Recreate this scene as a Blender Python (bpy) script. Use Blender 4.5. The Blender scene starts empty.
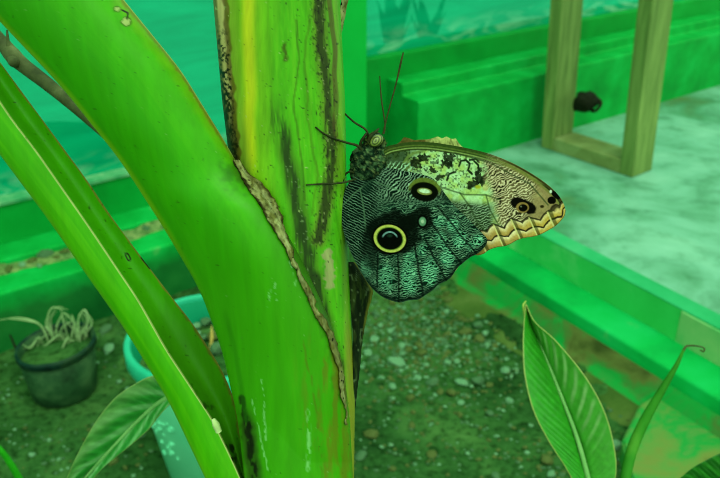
import bpy, bmesh, math, random
import numpy as np
from mathutils import Vector

random.seed(7)
C = bpy.context.scene.collection
# ------------------------------------------------------------------ camera model
PITCH = math.radians(26.5); F = 780.0; H = 0.97
cp, sp = math.cos(PITCH), math.sin(PITCH)

def ray(x, y):
    a = (x-360)/F; b = (y-239)/F
    return a, cp-b*sp, -(sp+b*cp)

def pix(x, y, d):
    """point of the place seen at photo position x, y, at distance d along the view axis"""
    x = np.asarray(x, float); y = np.asarray(y, float); d = np.asarray(d, float)
    a = (x-360)/F; b = (y-239)/F
    return np.stack(np.broadcast_arrays(a*d, (cp-b*sp)*d, H-(sp+b*cp)*d), -1)

def onz(x, y, z):
    r = ray(x, y); t = (z-H)/r[2]
    return np.array((r[0]*t, r[1]*t, z))

def lin(c):
    c = np.asarray(c, float)/255.0
    return np.where(c <= .04045, c/12.92, ((c+.055)/1.055)**2.4)

# ------------------------------------------------------------------ numpy noise
def hsh(ix, iy, s):
    v = np.sin(ix*127.1+iy*311.7+s*74.7)*43758.5453
    return v-np.floor(v)
def vn(x, y, s=0):
    ix = np.floor(x); iy = np.floor(y); fx = x-ix; fy = y-iy
    fx = fx*fx*(3-2*fx); fy = fy*fy*(3-2*fy)
    a = hsh(ix, iy, s); b = hsh(ix+1, iy, s); c = hsh(ix, iy+1, s); d = hsh(ix+1, iy+1, s)
    return (a*(1-fx)+b*fx)*(1-fy)+(c*(1-fx)+d*fx)*fy
def fbm(x, y, s=0, o=3):
    r = 0; a = .5; t = 0
    for i in range(o):
        r = r+a*vn(x*2**i, y*2**i, s+i*13); t += a; a *= .5
    return r/t
def ss(a, b, x):
    t = np.clip((x-a)/(b-a), 0, 1)
    return t*t*(3-2*t)
def mixc(c, col, m):
    return c*(1-m[..., None])+lin(col)*m[..., None]
def segd(x, y, pts):
    """distance to a polyline"""
    best = np.full(np.shape(x), 1e9)
    for (x0, y0), (x1, y1) in zip(pts[:-1], pts[1:]):
        dx, dy = x1-x0, y1-y0
        t = np.clip(((x-x0)*dx+(y-y0)*dy)/(dx*dx+dy*dy), 0, 1)
        best = np.minimum(best, np.hypot(x-x0-t*dx, y-y0-t*dy))
    return best
def itp(v, tab):
    a = np.array(tab, float)
    out = np.interp(v, a[:, 0], a[:, 1])
    lo = v < a[0, 0]; hi = v > a[-1, 0]
    s0 = (a[1, 1]-a[0, 1])/(a[1, 0]-a[0, 0]); s1 = (a[-1, 1]-a[-2, 1])/(a[-1, 0]-a[-2, 0])
    out = np.where(lo, a[0, 1]+s0*(v-a[0, 0]), out)
    return np.where(hi, a[-1, 1]+s1*(v-a[-1, 0]), out)
def smooth_tab(tab, n=9, lo=-260, hi=520):
    """resample a table finely and soften its corners"""
    v = np.arange(lo, hi, 4.0); w = itp(v, tab)
    k = np.ones(n)/n; p = np.pad(w, n//2, mode='reflect', reflect_type='odd')
    return np.stack([v, np.convolve(p, k, 'valid')], 1)

# ------------------------------------------------------------------ materials
def nodes(name):
    m = bpy.data.materials.new(name); m.use_nodes = True
    nt = m.node_tree; nt.nodes.clear()
    out = nt.nodes.new('ShaderNodeOutputMaterial'); b = nt.nodes.new('ShaderNodeBsdfPrincipled')
    nt.links.new(b.outputs[0], out.inputs[0])
    return m, nt, b
def ramp(nt, fac, stops):
    r = nt.nodes.new('ShaderNodeValToRGB')
    while len(r.color_ramp.elements) < len(stops): r.color_ramp.elements.new(.5)
    for e, (p, c) in zip(r.color_ramp.elements, stops):
        e.position = p; e.color = (*lin(c), 1)
    nt.links.new(fac, r.inputs[0]); return r.outputs[0]
def noise(nt, scale, detail=4, rough=.55, stretch=(1, 1, 1), dist=0, rot=(0, 0, 0)):
    tc = nt.nodes.new('ShaderNodeTexCoord'); mp = nt.nodes.new('ShaderNodeMapping')
    mp.inputs['Scale'].default_value = stretch; mp.inputs['Rotation'].default_value = rot
    n = nt.nodes.new('ShaderNodeTexNoise'); n.inputs['Scale'].default_value = scale
    n.inputs['Detail'].default_value = detail; n.inputs['Roughness'].default_value = rough
    n.inputs['Distortion'].default_value = dist
    nt.links.new(tc.outputs['Object'], mp.inputs[0]); nt.links.new(mp.outputs[0], n.inputs[0])
    return n.outputs['Fac']
def mixrgb(nt, fac, a, b, mode='MIX'):
    m = nt.nodes.new('ShaderNodeMix'); m.data_type = 'RGBA'; m.blend_type = mode
    for sock, v in ((m.inputs[0], fac), (m.inputs[6], a), (m.inputs[7], b)):
        if hasattr(v, 'is_linked'): nt.links.new(v, sock)
        elif isinstance(v, (int, float)): sock.default_value = v
        else: sock.default_value = (*lin(v), 1)
    return m.outputs[2]
def bump(nt, b, h, s, d=.002):
    n = nt.nodes.new('ShaderNodeBump'); n.inputs['Strength'].default_value = s; n.inputs['Distance'].default_value = d
    nt.links.new(h, n.inputs['Height']); nt.links.new(n.outputs[0], b.inputs['Normal'])
def mat_noise(name, stops, scale=6, rough=.7, detail=5, stretch=(1, 1, 1), bmp=.2, bscale=40, bd=.003, spec=.12, dist=0, rot=(0, 0, 0)):
    m, nt, b = nodes(name)
    c = ramp(nt, noise(nt, scale, detail, .6, stretch, dist, rot), stops)
    nt.links.new(c, b.inputs['Base Color']); b.inputs['Roughness'].default_value = rough
    b.inputs['Specular IOR Level'].default_value = spec
    if bmp: bump(nt, b, noise(nt, bscale, 4, .6, stretch), bmp, bd)
    return m
def mat_attr(name, rough=.5, spec=.2, bmp=.15, bscale=300, stretch=(1, 1, .06), bd=.0006, trans=0, vary=.12, coat=0):
    m, nt, b = nodes(name)
    a = nt.nodes.new('ShaderNodeAttribute'); a.attribute_name = 'Col'
    f = ramp(nt, noise(nt, bscale, 3, .6, stretch, 0, (.63, .41, .27)), [(.25, (255*(1-vary*2),)*3), (.7, (255,)*3)])
    c = mixrgb(nt, 1.0, a.outputs['Color'], f, 'MULTIPLY')
    nt.links.new(c, b.inputs['Base Color'])
    b.inputs['Roughness'].default_value = rough; b.inputs['Specular IOR Level'].default_value = spec
    b.inputs['Coat Weight'].default_value = coat
    if bmp: bump(nt, b, noise(nt, bscale, 3, .6, stretch, 0, (.63, .41, .27)), bmp, bd)
    if trans:
        t = nt.nodes.new('ShaderNodeBsdfTranslucent'); nt.links.new(c, t.inputs[0])
        mx = nt.nodes.new('ShaderNodeMixShader'); mx.inputs[0].default_value = trans
        nt.links.new(b.outputs[0], mx.inputs[1]); nt.links.new(t.outputs[0], mx.inputs[2])
        nt.links.new(mx.outputs[0], nt.nodes['Material Output'].inputs[0])
    return m

# ------------------------------------------------------------------ object helpers
def tag(o, label=None, cat=None, group=None, kind=None):
    if label: o['label'] = label
    if cat: o['category'] = cat
    if group: o['group'] = group
    if kind: o['kind'] = kind
    return o
def empty(name, loc, label, cat, group=None):
    o = bpy.data.objects.new(name, None); C.objects.link(o); o.location = Vector(loc)
    o.empty_display_size = .02
    return tag(o, label, cat, group)
def link(name, me, mat, parent=None, smooth=True):
    o = bpy.data.objects.new(name, me); C.objects.link(o)
    if mat: me.materials.append(mat)
    if parent:
        o.parent = parent; o.location = -parent.location
        if parent.parent: o.location = (0, 0, 0)
    if smooth: me.polygons.foreach_set('use_smooth', np.ones(len(me.polygons), bool))
    return o
def sheet(name, P, mat, parent=None, col=None, wrap=False, capends=False):
    """mesh from a grid of points P[rows, cols, 3] with colours of the surface col[rows, cols, 3]"""
    nu, nv = P.shape[:2]
    idx = np.arange(nu*nv).reshape(nu, nv)
    if wrap: nx = np.roll(idx, -1, 1)
    else: nx = idx[:, 1:]; 
    cur = idx if wrap else idx[:, :-1]
    q = np.stack([cur[:-1], nx[:-1], nx[1:], cur[1:]], -1).reshape(-1, 4)
    me = bpy.data.meshes.new(name)
    faces = q.tolist()
    if capends and wrap: faces += [idx[0].tolist(), idx[-1][::-1].tolist()]
    me.from_pydata(P.reshape(-1, 3).tolist(), [], faces)
    if col is not None:
        a = me.color_attributes.new('Col', 'FLOAT_COLOR', 'POINT')
        rgba = np.ones((nu*nv, 4), np.float32); rgba[:, :3] = np.clip(col.reshape(-1, 3), 0, 1)
        a.data.foreach_set('color', rgba.ravel())
    me.update()
    return link(name, me, mat, parent)
def tube_pts(path, rad, n=10):
    path = np.asarray(path, float); rad = np.broadcast_to(np.asarray(rad, float), (len(path),))
    T = np.gradient(path, axis=0); T /= np.linalg.norm(T, axis=1)[:, None]+1e-12
    up = np.array((.3, .2, .93)); rows = []
    for p, t, r in zip(path, T, rad):
        a = np.cross(t, up); a /= np.linalg.norm(a)+1e-12; b = np.cross(t, a)
        th = np.linspace(0, 2*math.pi, n, endpoint=False)
        rows.append(p+r*(np.cos(th)[:, None]*a+np.sin(th)[:, None]*b))
    return np.array(rows)
def spline(pts, n=40):
    """Catmull-Rom through points"""
    p = np.asarray(pts, float); p = np.vstack([2*p[0]-p[1], p, 2*p[-1]-p[-2]])
    out = []; m = len(p)-3
    for k in np.linspace(0, m-1e-6, n):
        i = int(k); t = k-i
        a, b, c, d = p[i:i+4]
        out.append(.5*((2*b)+(-a+c)*t+(2*a-5*b+4*c-d)*t*t+(-a+3*b-3*c+d)*t**3))
    return np.array(out)
def tube(name, pts, rad, mat, parent=None, n=8, res=30):
    P = spline(pts, res)
    r = np.interp(np.linspace(0, 1, res), np.linspace(0, 1, len(np.atleast_1d(rad))), np.atleast_1d(rad))
    return sheet(name, tube_pts(P, r, n), mat, parent, wrap=True, capends=True)
def box(name, o, ax, ay, az, sx, sy, sz, mat, parent=None, bev=.003):
    """box with corner o and edge vectors ax*sx.."""
    bm = bmesh.new(); o = Vector(o); v = []
    for k in (0, 1):
        for j in (0, 1):
            for i in (0, 1):
                v.append(bm.verts.new(o+Vector(ax)*sx*i+Vector(ay)*sy*j+Vector(az)*sz*k))
    for f in ((0, 2, 3, 1), (4, 5, 7, 6), (0, 1, 5, 4), (2, 6, 7, 3), (0, 4, 6, 2), (1, 3, 7, 5)):
        bm.faces.new([v[i] for i in f])
    if bev: bmesh.ops.bevel(bm, geom=bm.edges[:], offset=bev, segments=2, affect='EDGES', profile=.5)
    bmesh.ops.recalc_face_normals(bm, faces=bm.faces[:])
    me = bpy.data.meshes.new(name); bm.to_mesh(me); bm.free()
    return link(name, me, mat, parent, smooth=False)
def extrude(name, prof, p0, dirn, outn, l0, l1, mat, bev=.004, jit=0):
    """closed profile [(offset, z)] swept along dirn from l0 to l1"""
    bm = bmesh.new(); n = max(2, int((l1-l0)/.05)) if jit else 2; rows = []
    for k in range(n):
        l = l0+(l1-l0)*k/(n-1)
        rows.append([bm.verts.new((p0[0]+dirn[0]*l+outn[0]*s, p0[1]+dirn[1]*l+outn[1]*s, z)) for s, z in prof])
    m = len(prof)
    for a, b in zip(rows[:-1], rows[1:]):
        for i in range(m): bm.faces.new((a[i], a[(i+1) % m], b[(i+1) % m], b[i]))
    bm.faces.new(rows[0][::-1]); bm.faces.new(rows[-1])
    bmesh.ops.recalc_face_normals(bm, faces=bm.faces[:])
    if bev:
        es = [e for e in bm.edges if abs(abs((e.verts[1].co-e.verts[0].co).normalized().dot(Vector((*dirn, 0))))-1) < .01]
        bmesh.ops.bevel(bm, geom=es, offset=bev, segments=3, affect='EDGES', profile=.5)
    me = bpy.data.meshes.new(name); bm.to_mesh(me); bm.free()
    return tag(link(name, me, mat, smooth=False), kind='structure')
def rock_mesh(name, mat, r=1.0, sub=2, seed=0, squash=.65):
    bm = bmesh.new(); bmesh.ops.create_icosphere(bm, subdivisions=sub, radius=r)
    rnd = random.Random(seed)
    ds = [(Vector((rnd.uniform(-1, 1), rnd.uniform(-1, 1), rnd.uniform(-1, 1))).normalized(), rnd.uniform(.5, .95)) for _ in range(9)]
    for v in bm.verts:
        for d, k in ds:
            q = v.co.dot(d)-k*r
            if q > 0: v.co -= d*q*.85
        v.co.z *= squash
    me = bpy.data.meshes.new(name); bm.to_mesh(me); bm.free()
    if mat: me.materials.append(mat)
    return me

# ================================================================== THE SETTING
K = np.array((.53545, -.84457)); KO = np.array((-.84457, -.53545))       # kerb direction, and outwards to the soil
W = np.array((.7983, .6023)); WN = np.array((-.6023, .7983))          # wall direction, and away from the viewer
PADZ = .17
A0 = onz(543, 236, PADZ)[:2]

M_green = mat_noise('green_paint', [(.25, (0, 112, 36)), (.5, (0, 138, 48)), (.62, (2, 146, 54)), (.8, (26, 168, 84))], scale=5, rough=.55, bmp=.25, bscale=30)
M_pillar = mat_noise('pillar_paint', [(.3, (0, 158, 56)), (.7, (4, 172, 66))], scale=5, rough=.55, bmp=.1)
M_ledge = mat_noise('worn_green_paint', [(.28, (0, 126, 46)), (.5, (2, 150, 58)), (.68, (10, 166, 74)), (.84, (120, 175, 110))], scale=9, rough=.6, bmp=.3, bscale=50)
def teal_panel(name, zlow):
    m, nt, b = nodes(name)
    n1 = noise(nt, 2.2, 5, .6, (1, 1, 7), 1.2, (.1, .25, 0))
    c = ramp(nt, n1, [(.3, (0, 140, 102)), (.5, (0, 158, 118)), (.66, (2, 170, 128)), (.84, (60, 188, 152))])
    tc = nt.nodes.new('ShaderNodeTexCoord'); sx = nt.nodes.new('ShaderNodeSeparateXYZ'); mr = nt.nodes.new('ShaderNodeMapRange')
    nt.links.new(tc.outputs['Object'], sx.inputs[0]); nt.links.new(sx.outputs['Z'], mr.inputs[0])
    mr.inputs[1].default_value = zlow+.075; mr.inputs[2].default_value = zlow+.005; mr.inputs[3].default_value = 0; mr.inputs[4].default_value = .75
    d = noise(nt, 9, 5, .6, (1, 1, 3.5), .8)
    dm = ramp(nt, d, [(.46, (0, 0, 0)), (.62, (255, 255, 255))])
    ml = nt.nodes.new('ShaderNodeMath'); ml.operation = 'MULTIPLY'; nt.links.new(mr.outputs[0], ml.inputs[0]); nt.links.new(dm, ml.inputs[1])
    c = mixrgb(nt, ml.outputs[0], c, (140, 200, 170))
    nt.links.new(c, b.inputs['Base Color']); b.inputs['Roughness'].default_value = .35; b.inputs['Specular IOR Level'].default_value = .06
    t = nt.nodes.new('ShaderNodeBsdfTransparent'); t.inputs[0].default_value = (.08, .8, .55, 1)
    mx = nt.nodes.new('ShaderNodeMixShader'); mx.inputs[0].default_value = .2
    nt.links.new(b.outputs[0], mx.inputs[1]); nt.links.new(t.outputs[0], mx.inputs[2])
    nt.links.new(mx.outputs[0], nt.nodes['Material Output'].inputs[0])
    return m

def nof(p): return float(np.dot(p[:2], WN))
def lof(p): return float(np.dot(p[:2], W))
# ---- right wall: (pixel column 480) sill, two ledges, front face
nR = 1.504
def onwall(x, y, n):
    r = ray(x, y); t = n/(r[0]*WN[0]+r[1]*WN[1])
    return np.array((r[0]*t, r[1]*t, H+r[2]*t))
z2 = onwall(480, 88, nR)[2]; n1 = nof(onz(480, 79, z2))
z1 = onwall(480, 67.5, n1)[2]; n0 = nof(onz(480, 60, z1))
zs = onwall(480, 39, n0)[2]
P0 = (0, 0)
lP = lof(onwall(419, 94, nR)); lpil = lof(onwall(367, 60, n0))
extrude('wall_back', [(n0, -.1), (n0, zs), (n0+.12, zs), (n0+.12, -.1)], P0, W, WN, lpil-.15, 4.5, M_green)
extrude('trim_1', [(nR, -.1), (nR, z2), (n1, z2), (n1, z1), (n0+.005, z1), (n0+.005, -.1)], P0, W, WN, lP, 4.5, M_ledge, bev=.006)
o = sheet('window_1', np.array([[[*(W*l+WN*(n0+.03)), z] for l in (lpil-.15, 4.5)] for z in (zs-.02, 1.9)]), teal_panel('teal_pane', zs)); tag(o, kind='structure')
# pillar
pl = onwall(340, 120, n0-.05); pr = onwall(367, 120, n0-.05)
wl = lof(pr)-lof(pl)
box('pillar', (*(W*lof(pl)+WN*(n0-.05)), -.05), (*W, 0), (*WN, 0), (0, 0, 1), wl, .16, 2.0, M_pillar, bev=.004)['kind'] = 'structure'
# ---- left wall, from pixel column 60
nL = nof(onz(60, 332, 0))
za = onwall(60, 276, nL)[2]; nb_ = nof(onz(60, 251, za)); zb = onwall(60, 245, nb_)[2]
nc = nof(onz(60, 229, zb)); zc = onwall(60, 192, nc)[2]
lend = lof(pl)+.01
extrude('wall_left', [(nc, -.1), (nc, zc), (nc+.12, zc), (nc+.12, -.1)], P0, W, WN, -2.0, lend, M_green)
def low_dark_paint():
    m, nt, b = nodes('green_paint_dark_low')
    c = ramp(nt, noise(nt, 9, 5), [(.28, (0, 126, 46)), (.5, (2, 150, 58)), (.68, (10, 166, 74)), (.84, (120, 175, 110))])
    d = ramp(nt, noise(nt, 6, 5, .65), [(.3, (8, 66, 26)), (.5, (18, 92, 38)), (.7, (34, 108, 48))])  # darker green mixed in towards the bottom, with a ragged upper edge
    tc = nt.nodes.new('ShaderNodeTexCoord'); sx = nt.nodes.new('ShaderNodeSeparateXYZ'); mr = nt.nodes.new('ShaderNodeMapRange')
    nt.links.new(tc.outputs['Object'], sx.inputs[0])
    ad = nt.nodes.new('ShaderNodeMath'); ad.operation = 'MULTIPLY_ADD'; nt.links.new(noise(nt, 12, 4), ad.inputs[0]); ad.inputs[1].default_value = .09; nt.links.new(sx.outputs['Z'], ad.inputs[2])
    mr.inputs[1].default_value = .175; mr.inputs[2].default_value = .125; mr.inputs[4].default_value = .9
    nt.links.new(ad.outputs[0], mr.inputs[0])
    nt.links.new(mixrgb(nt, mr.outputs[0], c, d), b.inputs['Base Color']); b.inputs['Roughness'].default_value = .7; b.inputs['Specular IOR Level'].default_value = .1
    bump(nt, b, noise(nt, 50, 4), .3, .003)
    return m
extrude('trim_2', [(nL, -.1), (nL, za), (nb_, za), (nb_, zb), (nc+.005, zb), (nc+.005, -.1)], P0, W, WN, -2.0, lend, low_dark_paint(), bev=.006)
M_white = mat_noise('flaking_whitewash', [(.35, (40, 140, 90)), (.55, (90, 160, 115)), (.75, (140, 180, 140))], scale=18, bmp=.4)
extrude('trim_3', [(nc-.006, zc), (nc-.006, zc+.012), (nc+.06, zc+.012), (nc+.06, zc)], P0, W, WN, -2.0, lend, M_white, bev=.003)
o = sheet('window_2', np.array([[[*(W*l+WN*(nc+.03)), z] for l in (-2.0, lend)] for z in (zc, 1.9)]), teal_panel('teal_pane_left', zc)); tag(o, kind='structure')

# ---- pad with its kerb
def koff(p): return float(np.dot(p[:2]-A0, KO))
sF = 0.0
zled = .097
s1 = .082; zled2 = .066
sS = .044
lkw = None
def kl(p): return float(np.dot(p[:2]-A0, K))
# the pad reaches back to the wall: a polygon between kerb line, wall and far right
def kerb_at_wall(s):   # kerb-parallel line at offset s meets wall plane
    q = A0+KO*s; t = (nR+.02-np.dot(q, WN))/np.dot(K, WN); return t
def strip(name, prof, mat, bev=.004):
    """kerb piece: profile [(s, z)] from the wall to well past the viewer"""
    bm = bmesh.new(); rows = []
    tw = [kerb_at_wall(s) for s, z in prof]
    for k in range(2):
        rows.append([bm.verts.new((*(A0+KO*s+K*(tw[i] if k == 0 else 1.6)), z)) for i, (s, z) in enumerate(prof)])
    m = len(prof)
    for i in range(m): bm.faces.new((rows[0][i], rows[0][(i+1) % m], rows[1][(i+1) % m], rows[1][i]))
    bm.faces.new(rows[0][::-1]); bm.faces.new(rows[1])
    bmesh.ops.recalc_face_normals(bm, faces=bm.faces[:])
    es = [e for e in bm.edges if e.verts[0] in rows[0] and e.verts[1] in rows[1] or e.verts[1] in rows[0] and e.verts[0] in rows[1]]
    if bev: bmesh.ops.bevel(bm, geom=es, offset=bev, segments=3, affect='EDGES', profile=.5)
    me = bpy.data.meshes.new(name); bm.to_mesh(me); bm.free()
    return tag(link(name, me, mat, smooth=False), kind='structure')

def concrete():
    m, nt, b = nodes('mint_concrete')
    n1 = noise(nt, 3.2, 6, .62, (1, 1, 1), .6); n2 = noise(nt, 14, 5, .6, (1, 1, 1), .3)
    c = ramp(nt, n1, [(.26, (70, 108, 60)), (.4, (72, 138, 106)), (.54, (110, 170, 150)), (.72, (130, 184, 166))])
    c2 = ramp(nt, n2, [(.3, (150, 190, 165)), (.5, (235, 245, 238)), (.7, (255, 255, 255))])
    nt.links.new(mixrgb(nt, .8, c, c2, 'MULTIPLY'), b.inputs['Base Color'])
    b.inputs['Roughness'].default_value = .6; bump(nt, b, n2, .3, .006)
    return m
M_pad = concrete()
def kerbpaint():
    m, nt, b = nodes('kerb_paint')
    n1 = noise(nt, 6, 6, .62, (1, 1, 1), .5)
    c = ramp(nt, n1, [(.34, (30, 178, 78)), (.5, (42, 190, 92)), (.62, (84, 196, 116)), (.72, (140, 214, 134)), (.82, (160, 214, 140))])
    nt.links.new(c, b.inputs['Base Color']); b.inputs['Roughness'].default_value = .6
    bump(nt, b, noise(nt, 40, 4), .3, .003)
    return m
M_kerb = kerbpaint()
M_strip = mat_noise('kerb_top_paint', [(.3, (16, 142, 82)), (.55, (44, 160, 104)), (.75, (80, 172, 122))], scale=6, bmp=.2)
M_kled = mat_noise('kerb_ledge_paint', [(.3, (0, 134, 58)), (.5, (0, 164, 74)), (.66, (14, 172, 90)), (.8, (110, 160, 100))], scale=5, bmp=.2)
M_slab = mat_noise('stained_slab', [(.3, (66, 76, 30)), (.42, (104, 122, 58)), (.5, (84, 130, 60)), (.56, (18, 136, 56)), (.62, (90, 128, 66)), (.8, (146, 160, 98))], scale=5.5, detail=6, bmp=.4, bscale=30, dist=.4)

# pad surface
tw = kerb_at_wall(-sS)
pts = [A0-KO*sS+K*tw, A0-KO*sS+K*1.6, A0-KO*5+K*1.6, A0-KO*5+K*kerb_at_wall(-5)]
bm = bmesh.new(); top = [bm.verts.new((*p, PADZ)) for p in pts]; bot = [bm.verts.new((*p, -.1)) for p in pts]
bm.faces.new(top); bm.faces.new(bot[::-1])
for i in range(4): bm.faces.new((top[i], bot[i], bot[(i+1) % 4], top[(i+1) % 4]))
bmesh.ops.recalc_face_normals(bm, faces=bm.faces[:])
me = bpy.data.meshes.new('floor_pad'); bm.to_mesh(me); bm.free()
tag(link('floor_pad', me, M_pad, smooth=False), kind='structure')
strip('trim_4', [(-sS, -.1), (-sS, PADZ+.001), (0, PADZ), (0, PADZ-.003), (-.003, PADZ-.005), (-.003, -.1)], M_strip, .0015)
strip('trim_5', [(-.008, -.1), (-.008, PADZ-.003), (-.0005, PADZ-.003), (.002, zled), (.002, -.1)], M_kerb, 0)
strip('trim_6', [(0, -.1), (0, zled+.001), (s1, zled-.006), (s1+.004, zled2), (s1+.004, -.1)], M_kled, .005)
# stained foot slab, sloping to the soil
sE = .125
strip('trim_7', [(s1, -.1), (s1, zled2), (s1+.012, zled2-.012), (sE-.01, .024), (sE+.01, .012), (sE+.01, -.1)], mat_noise('stained_step', [(.3, (52, 66, 26)), (.42, (84, 98, 46)), (.5, (52, 116, 50)), (.56, (4, 138, 54)), (.64, (40, 128, 56)), (.72, (104, 118, 60)), (.85, (124, 140, 84))], scale=6.5, detail=7, bmp=.4, bscale=30, dist=.6), .004)
M_ramp = mat_noise('brown_earth', [(.3, (42, 74, 30)), (.5, (68, 94, 42)), (.64, (86, 108, 56)), (.74, (30, 120, 52)), (.85, (90, 126, 70))], scale=7, detail=6, bmp=.6, bscale=60, bd=.006, spec=0)
strip('trim_10', [(sE, -.1), (sE, .016), (sE+.03, .008), (.19, .001), (.205, -.012), (.205, -.1)], M_ramp, .002)

M_tan = mat_noise('worn_bare_kerb', [(.3, (60, 170, 96)), (.5, (118, 182, 116)), (.75, (160, 196, 136))], scale=6, bmp=.3)
def kerb_hit(x, y, s):
    r = ray(x, y); t = (s+np.dot(A0, KO))/(r[0]*KO[0]+r[1]*KO[1]); return np.array((r[0]*t, r[1]*t, H+r[2]*t))
kj = kl(kerb_hit(678, 320, .0))
box('trim_8', (*(A0+K*(kj+.004)+KO*-.005), zled-.03), (*K, 0), (*KO, 0), (0, 0, 1), .13, .0078, PADZ-.004-zled+.03, M_tan, bev=.002)['kind'] = 'structure'
# flat broken slab at the lower right, on the soil
bm = bmesh.new(); ring = [onz(x, y, .035) for x, y in ((640, 404), (664, 388), (700, 408), (760, 440), (800, 520), (690, 520), (632, 480), (622, 440))]
tp0 = [bm.verts.new(p) for p in ring]; bt0 = [bm.verts.new((p[0], p[1], -.05)) for p in ring]
bm.faces.new(tp0); bm.faces.new(bt0[::-1])
for i in range(len(ring)): bm.faces.new((tp0[i], bt0[i], bt0[(i+1) % len(ring)], tp0[(i+1) % len(ring)]))
bmesh.ops.recalc_face_normals(bm, faces=bm.faces[:])
bmesh.ops.bevel(bm, geom=bm.edges[:], offset=.004, segments=2, affect='EDGES')
me = bpy.data.meshes.new('trim_9'); bm.to_mesh(me); bm.free(); tag(link('trim_9', me, M_slab, smooth=False), kind='structure')

# ---- soil
def soil():
    m, nt, b = nodes('damp_soil')
    n1 = noise(nt, 5, 6, .65, (1, 1, 1), .4); n2 = noise(nt, 70, 4, .6)
    c = ramp(nt, n1, [(.3, (34, 66, 34)), (.5, (54, 96, 50)), (.62, (74, 114, 62)), (.75, (88, 126, 72))])
    c2 = ramp(nt, n2, [(.3, (110, 130, 110)), (.5, (215, 230, 215)), (.75, (255, 255, 255))])
    nt.links.new(mixrgb(nt, .9, c, c2, 'MULTIPLY'), b.inputs['Base Color'])
    b.inputs['Roughness'].default_value = .9; b.inputs['Specular IOR Level'].default_value = .0
    bump(nt, b, n2, .8, .01)
    return m
M_soil = soil()
def soilz(X, Y):
    s = (X-A0[0])*KO[0]+(Y-A0[1])*KO[1]
    z = .016*(fbm(X*6, Y*6, 3)-.5)+.008*(fbm(X*30, Y*30, 9)-.5)
    rampz = np.interp(s, [.1, sE, sE+.03, .19, .21], [-.03, .016, .008, .001, -.004])
    near = ss(.24, .19, s)
    return (z-.004)*(1-near)+near*(rampz+.016*(fbm(X*14, Y*14, 33)-.56)+.006*(fbm(X*60, Y*60, 35)-.5))-.05*(1-ss(.08, .12, s))
xs = np.concatenate([np.linspace(-3, -1.0, 20)[:-1], np.linspace(-1.0, .9, 240), np.linspace(.9, 3, 16)[1:]])
ys = np.concatenate([np.linspace(-1.5, .7, 30)[:-1], np.linspace(.7, 1.95, 170), np.linspace(1.95, 3, 6)[1:]])
GX, GY = np.meshgrid(xs, ys)
o = sheet('soil_bed', np.stack([GX, GY, soilz(GX, GY)], -1), M_soil); tag(o, kind='structure')

# ---- stones
M_st = [mat_noise('stone_pale', [(.3, (72, 116, 82)), (.7, (112, 158, 122))], scale=40, bmp=.3, bscale=200),
        mat_noise('stone_grey', [(.3, (52, 88, 58)), (.7, (80, 118, 82))], scale=40, bmp=.3, bscale=200),
        mat_noise('stone_brown', [(.3, (58, 76, 36)), (.7, (90, 104, 54))], scale=40, bmp=.3, bscale=200)]
def insoil(x, y):
    if np.dot((x-A0[0], y-A0[1]), KO) < .17: return False
    return x*WN[0]+y*WN[1] < nL-.02
rmesh = [rock_mesh('pebble', M_st[i % 3], 1, 2, i, .55+.25*random.random()) for i in range(12)]
avoid = [(-.255, 1.1, .12), (-.573, 1.24, .085)]
def free(x, y, r):
    return all((x-a)**2+(y-b)**2 > (c+r)**2 for a, b, c in avoid)
n = 0
placed = []
while n < 190:
    u = random.random()
    if u < .70:
        px, py = random.uniform(358, 500), random.uniform(292, 400)
        if random.random() < .5: px, py = random.gauss(420, 34), random.gauss(325, 22)
    elif u < .9: px, py = random.uniform(358, 640), random.uniform(330, 478)
    else: px, py = random.uniform(0, 215), random.uniform(318, 478)
    p = onz(px, py, 0)
    r = random.choice((.004, .005, .006, .007, .008, .010, .014))*random.uniform(.8, 1.2)
    if not insoil(p[0], p[1]) or not free(p[0], p[1], r): continue
    if any((p[0]-a)**2+(p[1]-b)**2 < (r+c)**2 for a, b, c in placed): continue
    placed.append((p[0], p[1], r))
    left = px < 250
    me = random.choice(rmesh)
    o = bpy.data.objects.new('pebble', me); C.objects.link(o)
    o.location = (p[0], p[1], float(soilz(p[0], p[1]))+r*.25)
    o.scale = (r*random.uniform(.9, 1.4), r, r*.9); o.rotation_euler = (random.uniform(-.3, .3), random.uniform(-.3, .3), random.uniform(0, 6.3))
    if left: tag(o, 'small pebble lying on the dark soil left of the banana stem', 'pebble', 'pebbles on the soil left of the stem')
    else: tag(o, 'small pebble lying on the soil between the stem and the green kerb', 'pebble', 'pebbles on the soil right of the stem')
    n += 1
# fine gravel nobody could count
bm = bmesh.new(); V = []; Fc = []; rg = np.random.default_rng(5)
base = bmesh.new(); bmesh.ops.create_icosphere(base, subdivisions=1, radius=1)
bv = np.array([v.co[:] for v in base.verts]); bf = [[v.index for v in f.verts] for f in base.faces]; base.free(); bm.free()
mats = []
k = 0
while k < 2000:
    u = rg.random()
    if u < .55: px, py = rg.normal(425, 42), rg.normal(328, 26)
    elif u < .86: px, py = rg.uniform(350, 650), rg.uniform(290, 480)
    else: px, py = rg.uniform(-10, 240), rg.uniform(315, 480)
    p = onz(px, py, 0)
    if not insoil(p[0], p[1]) or not free(p[0], p[1], 0.004): continue
    r = rg.uniform(.0015, .0042)
    q = bv*(1+rg.uniform(-.3, .3, (len(bv), 1)))*r*np.array((1.2, 1, .7))+np.array((p[0], p[1], float(soilz(p[0], p[1]))+r*.3))
    off = k*len(bv); V += q.tolist(); Fc += [[i+off for i in f] for f in bf]; mats += [int(rg.choice([0, 1, 1, 2, 2]))]*len(bf); k += 1
me = bpy.data.meshes.new('gravel'); me.from_pydata(V, [], Fc)
for m in M_st: me.materials.append(m)
me.polygons.foreach_set('material_index', mats); me.update()
o = bpy.data.objects.new('gravel', me); C.objects.link(o)
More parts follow.
